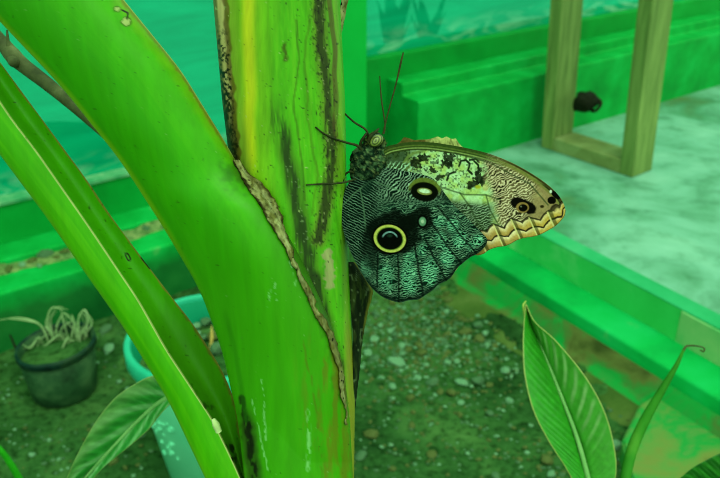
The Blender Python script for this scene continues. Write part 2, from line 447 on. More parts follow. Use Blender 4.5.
tag(o, 'fine pale gravel and grit scattered over the dark soil', 'gravel', kind='stuff')
# crumbled dirt lying along the back of the left ledge
M_dirt = mat_noise('crumbly_dirt', [(.3, (50, 90, 44)), (.5, (96, 126, 74)), (.7, (136, 152, 96))], scale=60, bmp=.6, bscale=120, bd=.006, spec=0)
ll = np.linspace(-2.0, lend-.02, 420)[:, None]; tt_ = np.linspace(0, 1, 16)[None]
wd = .012+.034*fbm(ll*7, ll*0, 71)*(.5+ss(.35, .6, vn(ll*3.1, ll*0, 72)))
off = nb_-wd*(1-tt_); zz = za+.001+.020*fbm(ll*22, tt_*4, 73)*tt_**.7*(.4+fbm(ll*9, ll*0, 75))
zz[:, 0] = za-.002; zz[:, -1] = za-.002; off = off+(nb_-nL)*-.06
o = sheet('crumbled_dirt', np.stack([W[0]*ll+WN[0]*off, W[1]*ll+WN[1]*off, zz+0*ll], -1), M_dirt)
tag(o, 'pale crumbled dirt lying along the green ledge of the left wall', 'dirt', kind='stuff')
# rubble stones along the left ledge
for i, (px, py, r, mi) in enumerate([(46, 257, .016, 1), (33, 262, .010, 2), (22, 266, .009, 0), (66, 254, .012, 2), (72, 251, .009, 0), (56, 259, .008, 2), (10, 271, .010, 2), (40, 267, .006, 0), (128, 234, .010, 2), (146, 231, .012, 1)]):
    p = onz(px, py, za)
    o = bpy.data.objects.new('rubble_stone', rock_mesh('rubble_stone', M_st[mi], 1, 2, 40+i, .6)); C.objects.link(o)
    o.location = (p[0], p[1], za+r*.5); o.scale = (r*1.4, r, r); o.rotation_euler = (0, 0, i*1.3)
    if i == 0: tag(o, 'largest dark stone on the green ledge of the left wall', 'stone', 'rubble on the left ledge')
    else: tag(o, 'small crumbly stone in the rubble along the left green ledge', 'stone', 'rubble on the left ledge')

# ================================================================== WOODEN FRAME
M_wood = mat_noise('weathered_wood', [(.25, (78, 104, 52)), (.5, (106, 132, 70)), (.72, (132, 156, 88))], scale=9, rough=.7, detail=6, stretch=(6, 6, .5), bmp=.3, bscale=20, dist=.5)
M_wood2 = mat_noise('weathered_rail_wood', [(.25, (92, 108, 60)), (.5, (116, 132, 78)), (.72, (136, 156, 104))], scale=12, rough=.7, detail=6, stretch=(1, 1, 1), bmp=.3, dist=.8)
c1 = onz(632, 178, PADZ); c0 = onz(541, 147, PADZ)
fd = (c1-c0)[:2]; fl = np.linalg.norm(fd); fd /= fl
fw = np.array((-fd[1], fd[0])); fw = fw if np.dot(fw, W) > 0 else -fw
PW, PT = .094, .042
fr = empty('wooden_frame', (*c1[:2], PADZ), 'weathered timber frame of two upright posts on a bottom rail, standing on the mint concrete', 'frame')
box('post', (*(c1[:2]-fd*PT), PADZ), (*fd, 0), (*fw, 0), (-.045, 0, 1), PT, PW, .85, M_wood, fr)
left_post = box('post', (*c0[:2], PADZ), (*fd, 0), (*fw, 0), (-.045, 0, 1), PT, PW, .85, M_wood, fr)
box('bottom_rail', (*(c0[:2]+fd*PT), PADZ), (*fd, 0), (*fw, 0), (0, 0, 1), fl-2*PT, PW, .04, M_wood2, fr)
box('top_rail', (c0[0]-.045*.85, c0[1], PADZ+.85), (*fd, 0), (*fw, 0), (0, 0, 1), fl, PW, .042, M_wood2, fr)
# dark lump on the left post
M_dark = mat_noise('blackened_cloth', [(.3, (10, 16, 8)), (.6, (24, 32, 16)), (.8, (92, 84, 34))], scale=40, bmp=.5, bscale=90)
kp = c0[:2]+fd*(PT+.022)+fw*.03
r_ = ray(584, 102); t_ = (kp[1])/r_[1]; kz = H+r_[2]*t_
kp = np.array((r_[0]*t_, kp[1]))
me = rock_mesh('cloth_knot', M_dark, 1, 4, 77, .85)
co = np.zeros(len(me.vertices)*3); me.vertices.foreach_get('co', co); co = co.reshape(-1, 3)
nn = np.linalg.norm(co, axis=1)
co *= (1+.5*(fbm(co[:, 0]*2.5+5, co[:, 1]*2.5+co[:, 2]*2, 4)-.5))[:, None]
me.vertices.foreach_set('co', co.ravel()); me.update()
o = bpy.data.objects.new('cloth_knot', me); C.objects.link(o); o.location = (*kp, kz); o.scale = (.040, .036, .036)
me.polygons.foreach_set('use_smooth', np.ones(len(me.polygons), bool))
tag(o, 'small black lumpy knot fixed to the left post of the wooden frame', 'knot')
tube('loop', [(kp[0]+.015, kp[1], kz-.02), (kp[0]+.03, kp[1]-.02, kz-.02), (kp[0]+.046, kp[1]-.01, kz), (kp[0]+.028, kp[1], kz+.016)], [.006, .005, .005, .006], M_dark).parent = None
lo = bpy.data.objects['loop']; lo.parent = o; lo.matrix_parent_inverse = o.matrix_basis.inverted()

# ================================================================== TURQUOISE POT
M_turq = mat_noise('turquoise_plastic', [(.3, (90, 200, 160)), (.7, (118, 216, 178))], scale=8, rough=.45, bmp=.05)
M_turqrim = mat_noise('turquoise_rim', [(.3, (30, 160, 130)), (.7, (50, 178, 146))], scale=8, rough=.4, bmp=.05)
def lathe(prof, c, n=64, wob=0):
    th = np.linspace(0, 2*math.pi, n, endpoint=False)
    rows = []
    for k, (r, z) in enumerate(prof):
        rr = r*(1+wob*(fbm(np.cos(th)*2+3, np.sin(th)*2+z*20, 5)-.5))
        rows.append(np.stack([c[0]+rr*np.cos(th), c[1]+rr*np.sin(th), np.full(n, c[2]+z)], -1))
    return np.array(rows)
ph = .27; rimc = onz(208, 331, ph); bc = (rimc[0], rimc[1], -.005)
pot = empty('plant_pot', (bc[0], bc[1], 0), 'round turquoise pot of soil behind the green leaf stalks, embossed on its side', 'pot')
R = .134
body = sheet('body', lathe([(.001, 0), (.088, 0), (.092, .004), (R-.006, ph-.025), (R-.006, ph-.01)], bc), M_turq, pot, wrap=True)
sheet('inner_wall', lathe([(R-.007, ph-.004), (R-.012, ph-.01), (R-.017, ph-.06), (.080, .02), (.001, .02)], bc), mat_noise('turquoise_inside', [(.3, (4, 128, 92)), (.7, (10, 142, 106))], scale=8, rough=.5, bmp=.05), pot, wrap=True)
sheet('rim', lathe([(R-.010, ph-.03), (R-.002, ph-.03), (R, ph-.026), (R, ph-.003), (R-.004, ph+.001), (R-.010, ph), (R-.011, ph-.004), (R-.010, ph-.03)], bc), M_turqrim, pot, wrap=True)
potsoil = sheet('potting_soil', lathe([(.001, ph-.052), (.03, ph-.05), (.06, ph-.054), (.09, ph-.05), (R-.016, ph-.056)], bc, wob=.15), M_soil, pot, wrap=True)
# embossed cluster on the side
bm = bmesh.new()
rnd = random.Random(3)
for k in range(26):
    a = math.radians(rnd.uniform(213, 246)); z = rnd.uniform(.075, .165)
    rr = .092+(R-.006-.092)*z/(ph-.025)-.002
    bmesh.ops.create_icosphere(bm, subdivisions=2, radius=rnd.uniform(.004, .007), matrix=__import__('mathutils').Matrix.Translation((bc[0]+rr*math.cos(a), bc[1]+rr*math.sin(a), z)))
me = bpy.data.meshes.new('embossing'); bm.to_mesh(me); bm.free(); link('embossing', me, M_turq, pot)
for i, (px, py, r) in enumerate([(196, 326, .009), (207, 322, .012), (214, 336, .014), (203, 338, .009), (198, 333, .006), (217, 349, .016)]):
    p = onz(px, py, ph-.05)
    o = bpy.data.objects.new('pot_stone', rock_mesh('pot_stone', M_st[(0, 1, 2, 1, 0, 1)[i]], 1, 2, 60+i, .7)); C.objects.link(o)
    o.location = (p[0], p[1], ph-.052+r*.3); o.scale = (r, r, r)
    tag(o, 'small stone on the soil inside the turquoise pot', 'stone', 'stones inside the turquoise pot')
p = onz(209, 339, ph-.03); q = onz(212, 331, ph-.02)
o = tube('dry_straw', [(p[0], p[1], ph-.052), (p[0]+.004, p[1]+.004, ph-.03), (q[0], q[1], ph-.01)], [.0022, .003, .0008], mat_noise('straw', [(.3, (180, 150, 70)), (.7, (205, 180, 100))], scale=60))
tag(o, 'pale bit of straw sticking up from the soil in the turquoise pot', 'straw')

# ================================================================== BLACK POT WITH DEAD PLANT
M_blk = mat_noise('dusty_black_plastic', [(.3, (16, 44, 24)), (.5, (34, 72, 42)), (.7, (60, 96, 60))], scale=22, rough=.6, bmp=.3)
bp = onz(65, 389, 0)
bl = empty('nursery_pot', (bp[0], bp[1], 0), 'dusty black plastic nursery pot on the soil by the left wall', 'pot')
hb = .108; Rb = .074
tilt = lambda P: P+np.stack([.03*(P[..., 0]-bp[0])*0, 0*P[..., 0], -.18*(P[..., 0]-bp[0])*0+.10*(P[..., 0]-bp[0])], -1)*np.clip((P[..., 2:3])/hb, 0, 1)
sheet('body', tilt(lathe([(.001, 0), (.06, 0), (.063, .004), (Rb, hb), (Rb-.004, hb), (Rb-.006, hb-.03), (.057, .01), (.001, .01)], (bp[0], bp[1], 0), wob=.05)), M_blk, bl, wrap=True)
M_rimb = mat_noise('bluish_black_rim', [(.3, (8, 26, 24)), (.5, (16, 50, 42)), (.7, (44, 72, 44))], scale=30, rough=.5)
sheet('rim', tilt(lathe([(Rb-.001, hb-.012), (Rb+.0025, hb-.010), (Rb+.003, hb), (Rb+.002, hb+.004), (Rb-.003, hb+.003), (Rb-.004, hb-.012)], (bp[0], bp[1], 0), wob=.05)), M_rimb, bl, wrap=True)
sheet('potting_soil', tilt(lathe([(.001, hb-.018), (.04, hb-.015), (Rb-.005, hb-.02)], (bp[0], bp[1], 0), wob=.05)), M_soil, bl, wrap=True)
M_dry = mat_noise('dry_stalk', [(.3, (96, 134, 84)), (.55, (136, 166, 116)), (.75, (166, 190, 146))], scale=30)
dp = empty('dead_plant', (bp[0], bp[1], hb-.02), 'tangle of limp withered stalks in the dusty black nursery pot', 'plant')
tp = (bp[0], bp[1], hb-.02)
for k, pp in enumerate([[(55, 345), (48, 322), (52, 308), (64, 310)], [(60, 345), (56, 330), (63, 314), (70, 316)], [(70, 345), (74, 325), (72, 316), (80, 340)],
                        [(78, 345), (76, 328), (84, 310), (92, 326)], [(82, 346), (87, 330), (86, 318)], [(66, 348), (60, 335), (46, 345), (28, 356)],
                        [(50, 345), (40, 325), (20, 318), (0, 320)], [(72, 350), (68, 338), (60, 352), (50, 357)], [(75, 344), (79, 335), (73, 322), (66, 314)],
                        [(58, 348), (52, 334), (46, 324), (49, 314)], [(84, 350), (80, 338), (88, 322), (82, 312)], [(45, 348), (38, 340), (30, 348), (22, 344)]]):
    d0 = 1.565-.005*(k % 4)
    P = [pix(x, y, d0+(.012 if i == 0 else -.006*i)) for i, (x, y) in enumerate(pp)]
    tube('stalk', P, [.0022, .0022, .0017, .0008], M_dry, dp, 6, 24)
    P2 = [p+np.array((random.uniform(-.02, .02), random.uniform(-.01, .015), random.uniform(-.012, .01)))*(i > 0) for i, p in enumerate(P)]
    tube('stalk', P2, [.0016, .0018, .0012, .0006], M_dry, dp, 6, 24)
# thin dark stick leaning in front
o = tube('thin_stick', [onz(30, 368, 0)+np.array((0, 0, .004)), pix(17, 350, 1.60), pix(10, 335, 1.62)], [.004, .003, .002], M_dark)
tag(o, 'thin dark stick leaning up beside the left of the black nursery pot', 'stick')

# ================================================================== THE BANANA PLANT
def dax(y): return .32+.05*y/478.0
SPEC = 1.0
def specks(x, y, dens, size, s):
    """mask of small dirt specks"""
    n_ = vn(x/size, y/size, s)
    return ss(dens, dens+.06, n_)

A_L = smooth_tab([(-60, 210), (0, 213), (100, 222), (165, 230), (250, 232), (350, 238), (478, 246)], 7)
A_R = smooth_tab([(-60, 338), (0, 340), (100, 345), (200, 347), (300, 351), (400, 355), (478, 354)], 7)
def A_depth(x, y):
    l = itp(y, A_L); r = itp(y, A_R); c = (l+r)/2; h = (r-l)/2
    b = h/F*dax(y)*.85
    return dax(y)-b*np.sqrt(np.clip(1-((x-c)/h)**2, 0, 1))
def colA(x, y):
    c = np.broadcast_to(lin((76, 168, 14)), x.shape+(3,)).copy()
    fib = fbm(x/1.8, y/70, 2)
    c = mixc(c, (96, 176, 22), ss(.4, .75, fib)*.6)
    c = mixc(c, (44, 128, 8), ss(.55, .85, fbm(x/7, y/90, 8))*.6)
    # yellow strip
    yc = 247+.02*np.clip(y, -80, 200)
    d = np.abs(x-yc+3*(vn(x*0, y/30, 3)-.5))
    c = mixc(c, (126, 180, 20), ss(34, 6, x-yc)*ss(-40, -2, x-yc)*.7)
    c = mixc(c, (186, 196, 26), ss(10, 1, d)*ss(185, 150, y))
    # papery left margin
    e = itp(y, A_L)
    w = 15-.02*y
    c = mixc(c, (126, 160, 48), ss(w+14, w+2, x-e)*ss(-2, 3, x-e)*.8)
    tan = ss(w, w-5, x-e+6*(fbm(x/3, y/9, 5)-.5))
    c = mixc(c, (196, 182, 122), tan*ss(180, 120, y))
    c = mixc(c, (70, 74, 20), ss(3.5, 1, np.abs(x-e-1.5))*.8)
    c = mixc(c, (92, 70, 26), ss(4, 1.5, np.abs(x-e-w+2+5*(vn(y/8, y*0, 4)-.5)))*.8)
    dk = tan*ss(.50-.1*ss(40, 100, y), .62, fbm(x/1.7, y/2.4, 21))*ss(10, 60, y)
    c = mixc(c, (20, 22, 8), np.clip(dk*1.3, 0, 1))
    c = mixc(c, (40, 44, 14), tan*ss(80, 130, y)*.75)
    # long dark scars
    wob = 3*(vn(y/14, x*0, 31)-.5)
    s = segd(x+wob, y, [(316, -60), (318, 0), (323, 60), (330, 120), (333, 160), (327, 200), (319, 240)])
    m = ss(7, 1.5, s+10*(fbm(x/2.2, y/16, 33)-.5))
    c = mixc(c, (104, 104, 36), ss(12, 4, s)*.55); c = mixc(c, (34, 42, 12), m*.9)
    c = mixc(c, (140, 150, 96), ss(.86, .94, vn(x/2.0, y/3.0, 44))*ss(9, 2, s)*.7)
    c = mixc(c, (16, 24, 6), ss(.62, .72, fbm(x/1.6, y/3.2, 45))*ss(16, 3, s)*.9)
    s = segd(x+wob, y, [(276, 95), (281, 130), (290, 165), (297, 200), (303, 235), (313, 280), (326, 330), (338, 380)])
    m = ss(8, 2, s+14*(fbm(x/2.4, y/26, 36)-.5))*ss(85, 135, y)
    c = mixc(c, (60, 76, 18), ss(14, 5, s)*.6*ss(110, 165, y)); c = mixc(c, (26, 42, 14), m*.85); c = mixc(c, (120, 150, 96), ss(.87, .95, vn(x/2, y/2.6, 46))*ss(12, 3, s)*ss(140, 170, y)*.6)
    s = segd(x+wob*.6, y, [(296, 20), (299, 60), (293, 100), (302, 160), (305, 200)])
    c = mixc(c, (58, 92, 10), ss(1.5, .5, s)*.6)
    s = segd(x, y, [(284, 45), (286, 60)]); c = mixc(c, (60, 70, 10), ss(3.5, 0, s+5*(fbm(x/2, y/3, 3)-.5))*.85)
    s = segd(x+wob, y, [(309, 20), (304, 60), (308, 120), (318, 175), (312, 215)])
    c = mixc(c, (70, 100, 12), ss(1.8, .6, s)*.45)
    # right rim
    e = itp(y, A_R)
    c = mixc(c, (120, 160, 40), ss(10, 5, e-x)*ss(1, 4, e-x)*.6)
    c = mixc(c, (86, 70, 28), ss(3.4, 1.6, np.abs(e-x-9+4*(vn(y/25, y*0, 6)-.5)))*.8*ss(200, 60, y))
    c = mixc(c, (140, 140, 40), ss(12, 3, e-x)*ss(300, 360, y)*.9)
    # pale scab
    s = segd(x, y, [(328, 252), (330, 284)]); c = mixc(c, (150, 158, 100), ss(6, 3, s+5*(vn(x/2.5, y/3, 8)-.5)))
    # droppings and specks
    zone = .35+.65*vn(x/30, y/40, 77)
    c = mixc(c, (14, 26, 6), specks(x, y, .965-.10*zone, 2.2, 51)*ss(262, 275, x+.1*y)*.9)
    c = mixc(c, (14, 26, 6), specks(x, y, .95, 2.6, 57)*.8)
    c = mixc(c, (170, 190, 120), specks(x, y, .93, 2.2, 52)*.9)
    return c
M_stem = mat_attr('stem_skin', rough=.42, spec=.16, bmp=.25, bscale=260, vary=.10)
M_petiole = mat_attr('stalk_skin', rough=.4, spec=.16, bmp=.12, bscale=200, vary=.05)
M_paper = mat_attr('papery_sheath', rough=.8, spec=.05, bmp=.5, bscale=400, stretch=(1, 1, .3), bd=.001, vary=.2)

banana = empty('banana_plant', (-.02, .115, 0), 'thick green banana stem with big leaf stalks branching left, butterfly perched on it', 'plant')
def ground_rows(P, cols, n=40):
    """carry the last row of a loft straight down to the soil"""
    a, b = P[-60].mean(0), P[-1].mean(0); d = (b-a)/np.linalg.norm(b-a)
    L = (P[-1, :, 2].mean()+.03)/-d[2]
    ext = np.array([P[-1]+d*L*k/n for k in range(1, n+1)])
    return np.concatenate([P, ext]), np.concatenate([cols, np.repeat(cols[-1:], n, 0)])
def loft(name, ys, L, Rr, mid, colf, mat, nf=120, nb=24, front=None, back=.25):
    """closed stalk between silhouette tables L and Rr; front(u, y) gives depth of the near side"""
    Y = ys[:, None]; th = np.linspace(0, math.pi, nf)[None]
    l = itp(ys, L)[:, None]; r = itp(ys, Rr)[:, None]
    X = (l+r)/2-(r-l)/2*np.cos(th); YY = np.broadcast_to(Y, X.shape)
    D = front(X, YY, th)
    P = pix(X, YY, D); cl = colf(X, YY)
    tb = np.linspace(math.pi, 2*math.pi, nb+2)[1:-1][None]
    Xb = (l+r)/2-(r-l)/2*np.cos(tb); Yb = np.broadcast_to(Y, Xb.shape)
    u = (Xb-l)/(r-l)
    Db = D[:, :1]*(1-u)+D[:, -1:]*u-np.sin(tb)*(r-l)/2/F*.34*back*4
    Pb = pix(Xb, Yb, Db); cb = colf(Xb, Yb)
    P = np.concatenate([P, Pb], 1); cl = np.concatenate([cl, cb], 1)
    P, cl = ground_rows(P, cl)
    return sheet(name, P, mat, banana, cl, wrap=True, capends=True)
ysA = np.arange(-70, 479, 1.1)
loft('pseudostem', ysA, A_L, A_R, None, colA, M_stem, 140, 30, front=lambda x, y, th: A_depth(x, y), back=.22)

# big diagonal sheath that wraps the front of the stem
B_L = smooth_tab([(-100, -102), (-60, -66), (0, -20), (22, 0), (85, 60), (160, 120), (230, 165), (290, 200), (350, 222), (420, 238), (478, 244)], 9)
B_R = smooth_tab([(-100, 48), (-60, 78), (0, 124), (70, 181), (140, 224), (170, 241), (200, 268), (260, 302), (320, 330), (370, 344), (420, 350), (478, 353)], 7)
def B_front(x, y, th):
    l = itp(y, B_L); r = itp(y, B_R); u = (x-l)/np.maximum(r-l, 1)
    k = ss(100, 260, y)                                   # free stalk -> wrapped sheath
    dL = dax(y)-.012*(1-k)
    dR_free = dax(y)-.014
    # the right-hand margin lies on the stem
    k2 = k*ss(0, 42, r-itp(y, A_L))
    dR = dR_free*(1-k2)+(A_depth(np.minimum(r, itp(y, A_R)-2), y)-.0012)*k2
    bulge = (r-l)/2/F*.34*(.62*(1-k)+.80*k)
    base = dL*(1-u)+dR*u-bulge*np.sin(th)*(1-.0*k)
    over = ss(-2., 14., x-itp(y, A_L))*ss(140, 215, y)
    ad = A_depth(np.clip(x, itp(y, A_L)+.5, itp(y, A_R)-.5), y)-.0012
    return base-np.maximum(base-ad, 0)*over
def colB(x, y):
    l = itp(y, B_L); r = itp(y, B_R); u = (x-l)/np.maximum(r-l, 1)
    c = np.broadcast_to(lin((52, 154, 2)), x.shape+(3,)).copy()
    # coordinate across the stalk for fibres
    fib = fbm(u*38, y/110, 12)
    c = mixc(c, (66, 162, 4), ss(.45, .8, fib)*.5)
    c = mixc(c, (64, 154, 4), ss(.45, .9, u)*.6)  # light and shade across the stalk painted in: yellow-lit left edge, darker band
    c = mixc(c, (46, 148, 2), ss(.32, .16, np.abs(u-.27))*.5)
    c = mixc(c, (130, 176, 8), ss(.06, .01, u)*ss(330, 200, y)*.8)
    c = mixc(c, (58, 144, 6), ss(200, 330, y)*.6)
    top = ss(190, 120, y)
    c = mixc(c, (104, 160, 24), ss(.86, .97, u+.06*(fbm(x/8, y/8, 3)-.5))*top*.7)
    c = mixc(c, (116, 110, 28), ss(.955, .985, u+.03*(fbm(x/4, y/5, 9)-.5))*top*.8)
    c = mixc(c, (160, 176, 90), ss(.988, .996, u)*top)
    for sx, sy, sr in ((117, 9, 3), (126, 22, 4.5)):
        q = np.hypot((x-sx), (y-sy)*1.1); q = q+2*(vn(x/2, y/2, 2)-.5)
        c = mixc(c, (50, 60, 10), ss(sr+2, sr, q)*.7); c = mixc(c, (150, 170, 100), ss(sr, sr-1, q))
    s = segd(x, y, [(122, 10), (128, 13), (127, 19)]); c = mixc(c, (20, 36, 6), ss(1.3, .6, s))
    # bruise beside the junction
    c = mixc(c, (26, 60, 10), ss(26, 4, np.hypot(x-240+.0*y, (y-172)*.9)+20*(fbm(x/5, y/5, 5)-.5))*.6)
    s = (r-x)
    c = mixc(c, (50, 62, 16), ss(16, 2, s+12*(fbm(x/4, y/9, 15)-.5))*ss(160, 185, y)*ss(420, 380, y)*.8)
    c = mixc(c, (44, 112, 10), ss(34, 10, s)*ss(165, 210, y)*ss(330, 280, y)*.5)
    # brown stain low on the right
    c = mixc(c, (104, 100, 20), ss(.45, .75, fbm(x/5, y/34, 25)*.7+.3*fbm(x/2.2, y/5, 26)+.16*ss(320, 345, x))*ss(310, 370, y)*ss(285, 325, x)*.6)
    s2 = segd(x+2*(vn(y/8, y*0, 3)-.5), y, [(300, 335), (312, 380), (318, 430), (322, 478)])
    c = mixc(c, (86, 92, 16), ss(1.6, .5, s2)*.45*ss(.3, .6, vn(x/2, y/6, 5)))
    # pale scratches
    for pts, w in (([(262, 380), (264, 410), (266, 440)], 1.5), ([(308, 410), (309, 440), (308, 470)], 3), ([(252, 400), (268, 470)], 1.2), ([(270, 290), (268, 306)], 1.5), ([(274, 282), (277, 300)], 1.5), ([(290, 262), (296, 285)], 2)):
        s3 = segd(x+1.5*(vn(y/4, x/4, 8)-.5), y, pts)
        c = mixc(c, (120, 190, 110), ss(w, .3, s3)*ss(.38, .6, vn(x/1.8, y/3.5, 61))*.8)
    # black split near the foot
    s4 = segd(x+3*(vn(y/6, x/6, 18)-.5), y, [(242, 398), (248, 430), (254, 478)])
    c = mixc(c, (38, 60, 16), ss(11, 4, s4)*ss(395, 430, y)*.8); c = mixc(c, (14, 20, 8), ss(5, 2, s4)*ss(.35, .5, fbm(x/3, y/8, 6)))
    s5 = segd(x, y, [(222, 300), (234, 345), (240, 380), (246, 420)])
    c = mixc(c, (34, 110, 6), ss(4, .5, s5)*.45*ss(300, 330, y))
    c = mixc(c, (20, 44, 8), specks(x, y, .94, 2.6, 91)*.8); c = mixc(c, (150, 190, 120), specks(x, y, .965, 2.0, 92)*.7)
    return c
ysB = np.arange(-100, 479, 1.1)
loft('leaf_stalk', ysB, B_L, B_R, None, colB, M_petiole, 140, 26, front=B_front, back=.16)

# channelled stalk on the left
C_L = smooth_tab([(-60, -158), (0, -114), (75, -60), (155, 0), (222, 50), (280, 90), (328, 124), (400, 168), (478, 205)], 9)
C_M = smooth_tab([(-60, -96), (0, -54), (75, -18), (120, 12), (151, 36), (224, 87), (300, 138), (350, 166), (421, 213), (460, 232), (478, 240)], 5)
C_R = smooth_tab([(-60, -92), (0, -46), (62, 0), (130, 50), (180, 87), (215, 110), (258, 142), (300, 174), (325, 194), (371, 223), (404, 236), (440, 242), (478, 247)], 7)
def build_channel():
    ys = np.arange(-100, 479, 1.1); Y = ys[:, None]
    l = itp(ys, C_L)[:, None]; m = np.minimum(itp(ys, C_M), itp(ys, C_R)-2.0)[:, None]; r = itp(ys, C_R)[:, None]
    d0 = dax(ys)[:, None]+.004
    th = np.linspace(0, math.pi*.62, 60)[None]; w = (1-np.cos(th))/(1-math.cos(math.pi*.62))
    X1 = l+(m-l)*w; D1 = d0-.009*np.sin(th)
    dm = D1[:, -1:]
    t = np.linspace(0, 1, 50)[None]
    X2 = m+(r-m)*t; D2 = dm+.0010+(d0-.002-dm)*t+.0045*np.sin(t*math.pi)*(1+1.2*ss(300, 420, Y))
    tb = np.linspace(0, 1, 22)[None, 1:-1]
    X3 = r+(l-r)*tb; D3 = np.broadcast_to(d0+.002*(1-tb)+.018*np.sin(tb*math.pi), (len(ys), 20))+.0
    X = np.concatenate([X1, X2, X3], 1); D = np.concatenate([D1, D2, D3], 1); YY = np.broadcast_to(Y, X.shape)
    def colC(x, y, part):
        e = r; c = np.broadcast_to(lin((62, 158, 2)), x.shape+(3,)).copy()
        fib = fbm((x-l)/5, y/120, 41); c = mixc(c, (88, 178, 8), ss(.4, .8, fib)*.5)
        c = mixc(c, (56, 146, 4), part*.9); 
        c = mixc(c, (50, 118, 6), part*ss(270, 350, y)*.9)  # shade in the hollow of the channel painted as darker green
        c = mixc(c, (106, 170, 20), ss(5, 1, x-l)*.5)
        mw = .95
        c = mixc(c, (180, 196, 120), ss(mw+.5, mw-.5, np.abs(x-m)))
        c = mixc(c, (110, 116, 36), ss(2.6, 1.0, r-x+2.0*(vn(y/9, y*0+x*0, 5)-.5))*part)
        c = mixc(c, (78, 74, 24), ss(4, 1, r-x+5*(fbm(y/6, x/3, 6)-.5))*part*ss(290, 330, y)*.7)
        c = mixc(c, (16, 40, 4), specks(x, y, .93, 3.2, 71)*part*.9)
        s = segd(x, y, [(127, 255), (129, 259)]); c = mixc(c, (14, 30, 4), ss(1.1, .4, np.abs(s-1.5))*part)
        s = segd(x, y, [(142, 258), (150, 268)]); c = mixc(c, (14, 30, 4), ss(1.8, .8, s)*part)
        c = mixc(c, (16, 24, 6), ss(.55, .7, fbm(x/4, y/7, 27))*ss(380, 420, y)*ss(9, 3, np.abs(x-m-4))*part)
        return c
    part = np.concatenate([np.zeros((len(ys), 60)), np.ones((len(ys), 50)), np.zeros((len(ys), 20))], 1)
    P = pix(X, YY, D); cl = colC(X, YY, part)
    P, cl = ground_rows(P, cl)
    return sheet('leaf_stalk', P, M_petiole, banana, cl, wrap=True, capends=True)
build_channel()

def ribbon(name, tab, colf, mat, parent, depthf, thick=.0004, rag=0, n=18):
    """thin sheath ribbon: tab of (y, xleft, xright), depthf(x, y)"""
    t = np.array(tab, float); ys = np.arange(t[0, 0], t[-1, 0], .8)
    l = np.interp(ys, t[:, 0], t[:, 1]); r = np.interp(ys, t[:, 0], t[:, 2])
    if rag:
        l = l+rag*(fbm(ys/9, ys*0, 3, 4)-.5)*1.6; r = r+rag*(fbm(ys/7, ys*0+9, 5, 4)-.5)*1.8
        r = np.maximum(r, l+.6)
    u = np.linspace(0, 1, n)[None]; X = l[:, None]+(r-l)[:, None]*u; Y = np.broadcast_to(ys[:, None], X.shape)
    D = depthf(X, Y, u)
    o = sheet(name, pix(X, Y, D), mat, parent, colf(X, Y, u))
    s = o.modifiers.new('thickness', 'SOLIDIFY'); s.thickness = thick; s.offset = 0
    return o
def paper(x, y, u):
    c = np.broadcast_to(lin((158, 160, 104)), x.shape+(3,)).copy()
    c = mixc(c, (104, 104, 52), ss(.4, .7, fbm(x/3, y/6, 5)))
    c = mixc(c, (168, 176, 122), ss(.35, .6, u)*ss(.9, .6, u)*ss(.5, .3, fbm(x/5, y/9, 15)))
    c = mixc(c, (50, 46, 20), ss(.16, .02, u+.3*(fbm(y/5, x*0, 2)-.5)))
    c = mixc(c, (70, 66, 28), ss(.86, 1, u+.3*(fbm(y/5, x*0, 7)-.5))); c = mixc(c, (96, 96, 44), ss(250, 275, y)*.6*ss(.3, .6, fbm(x/4, y/11, 19)))
    c = mixc(c, (20, 22, 10), specks(x, y, .86, 2.2, 7))
    return c
def on_front(x, y, u):
    ad = A_depth(np.clip(x, itp(y, A_L)+1, itp(y, A_R)-1), y)
    xb = np.minimum(x, itp(y, B_R)-.4); bl_ = itp(y, B_L); br_ = itp(y, B_R)
    bd_ = B_front(xb, y, np.arccos(np.clip(1-2*(xb-bl_)/(br_-bl_), -1, 1)))
    return np.minimum(ad, bd_)-.0010-.0009*np.sin(u*math.pi*.9)*(.4+1.2*vn(x/5, y/7, 88))
ribbon('sheath_margin', [(160, 234, 238), (170, 238, 245), (180, 244, 257), (190, 249, 269), (197, 253, 273), (206, 260, 277), (218, 268, 282), (232, 276, 287), (246, 284, 291), (256, 289, 294), (268, 294, 298), (284, 301, 307), (296, 307, 314), (306, 311, 316), (320, 318, 326), (334, 325, 333), (350, 332, 338), (370, 338.5, 342), (400, 343, 345.6), (425, 346, 347)],
       paper, M_paper, banana, on_front, rag=3.2)
def darkstrip(x, y, u):
    c = np.broadcast_to(lin((22, 36, 18)), x.shape+(3,)).copy()
    c = mixc(c, (52, 70, 30), ss(.5, .8, fbm(x/2, y/14, 4)))
    c = mixc(c, (140, 140, 50), ss(.80, .95, u)*ss(345, 315, y)*.8)
    c = mixc(c, (110, 130, 90), ss(.8, .9, vn(x/2, y/5, 8))*.6)
    return c
ribbon('dried_sheath', [(262, 346, 354), (280, 348, 368), (292, 349.5, 373), (315, 351.5, 367), (340, 353, 362), (363, 353, 360), (390, 352.5, 357), (420, 349, 353.5), (456, 343, 346)],
       darkstrip, M_paper, banana, lambda x, y, u: dax(y)-.004+.008*u-.003*np.sin(u*math.pi), rag=.8)
ribbon('dried_sheath', [(-60, 345, 352), (-10, 343, 350), (10, 340.5, 346), (34, 339.5, 341)], lambda x, y, u: paper(x, y, .5+0*u), M_paper, banana, lambda x, y, u: dax(y)-.001+.003*u, rag=.5)
# pale chip caught on the stalk's ridge
tube('dry_chip', [pix(213, 419, .3475), pix(216, 425, .3470), pix(219, 432, .3475)], [.0009, .0017, .0014], mat_noise('chip', [(.3, (150, 176, 110)), (.7, (176, 196, 140))], scale=200), banana, 6, 12)

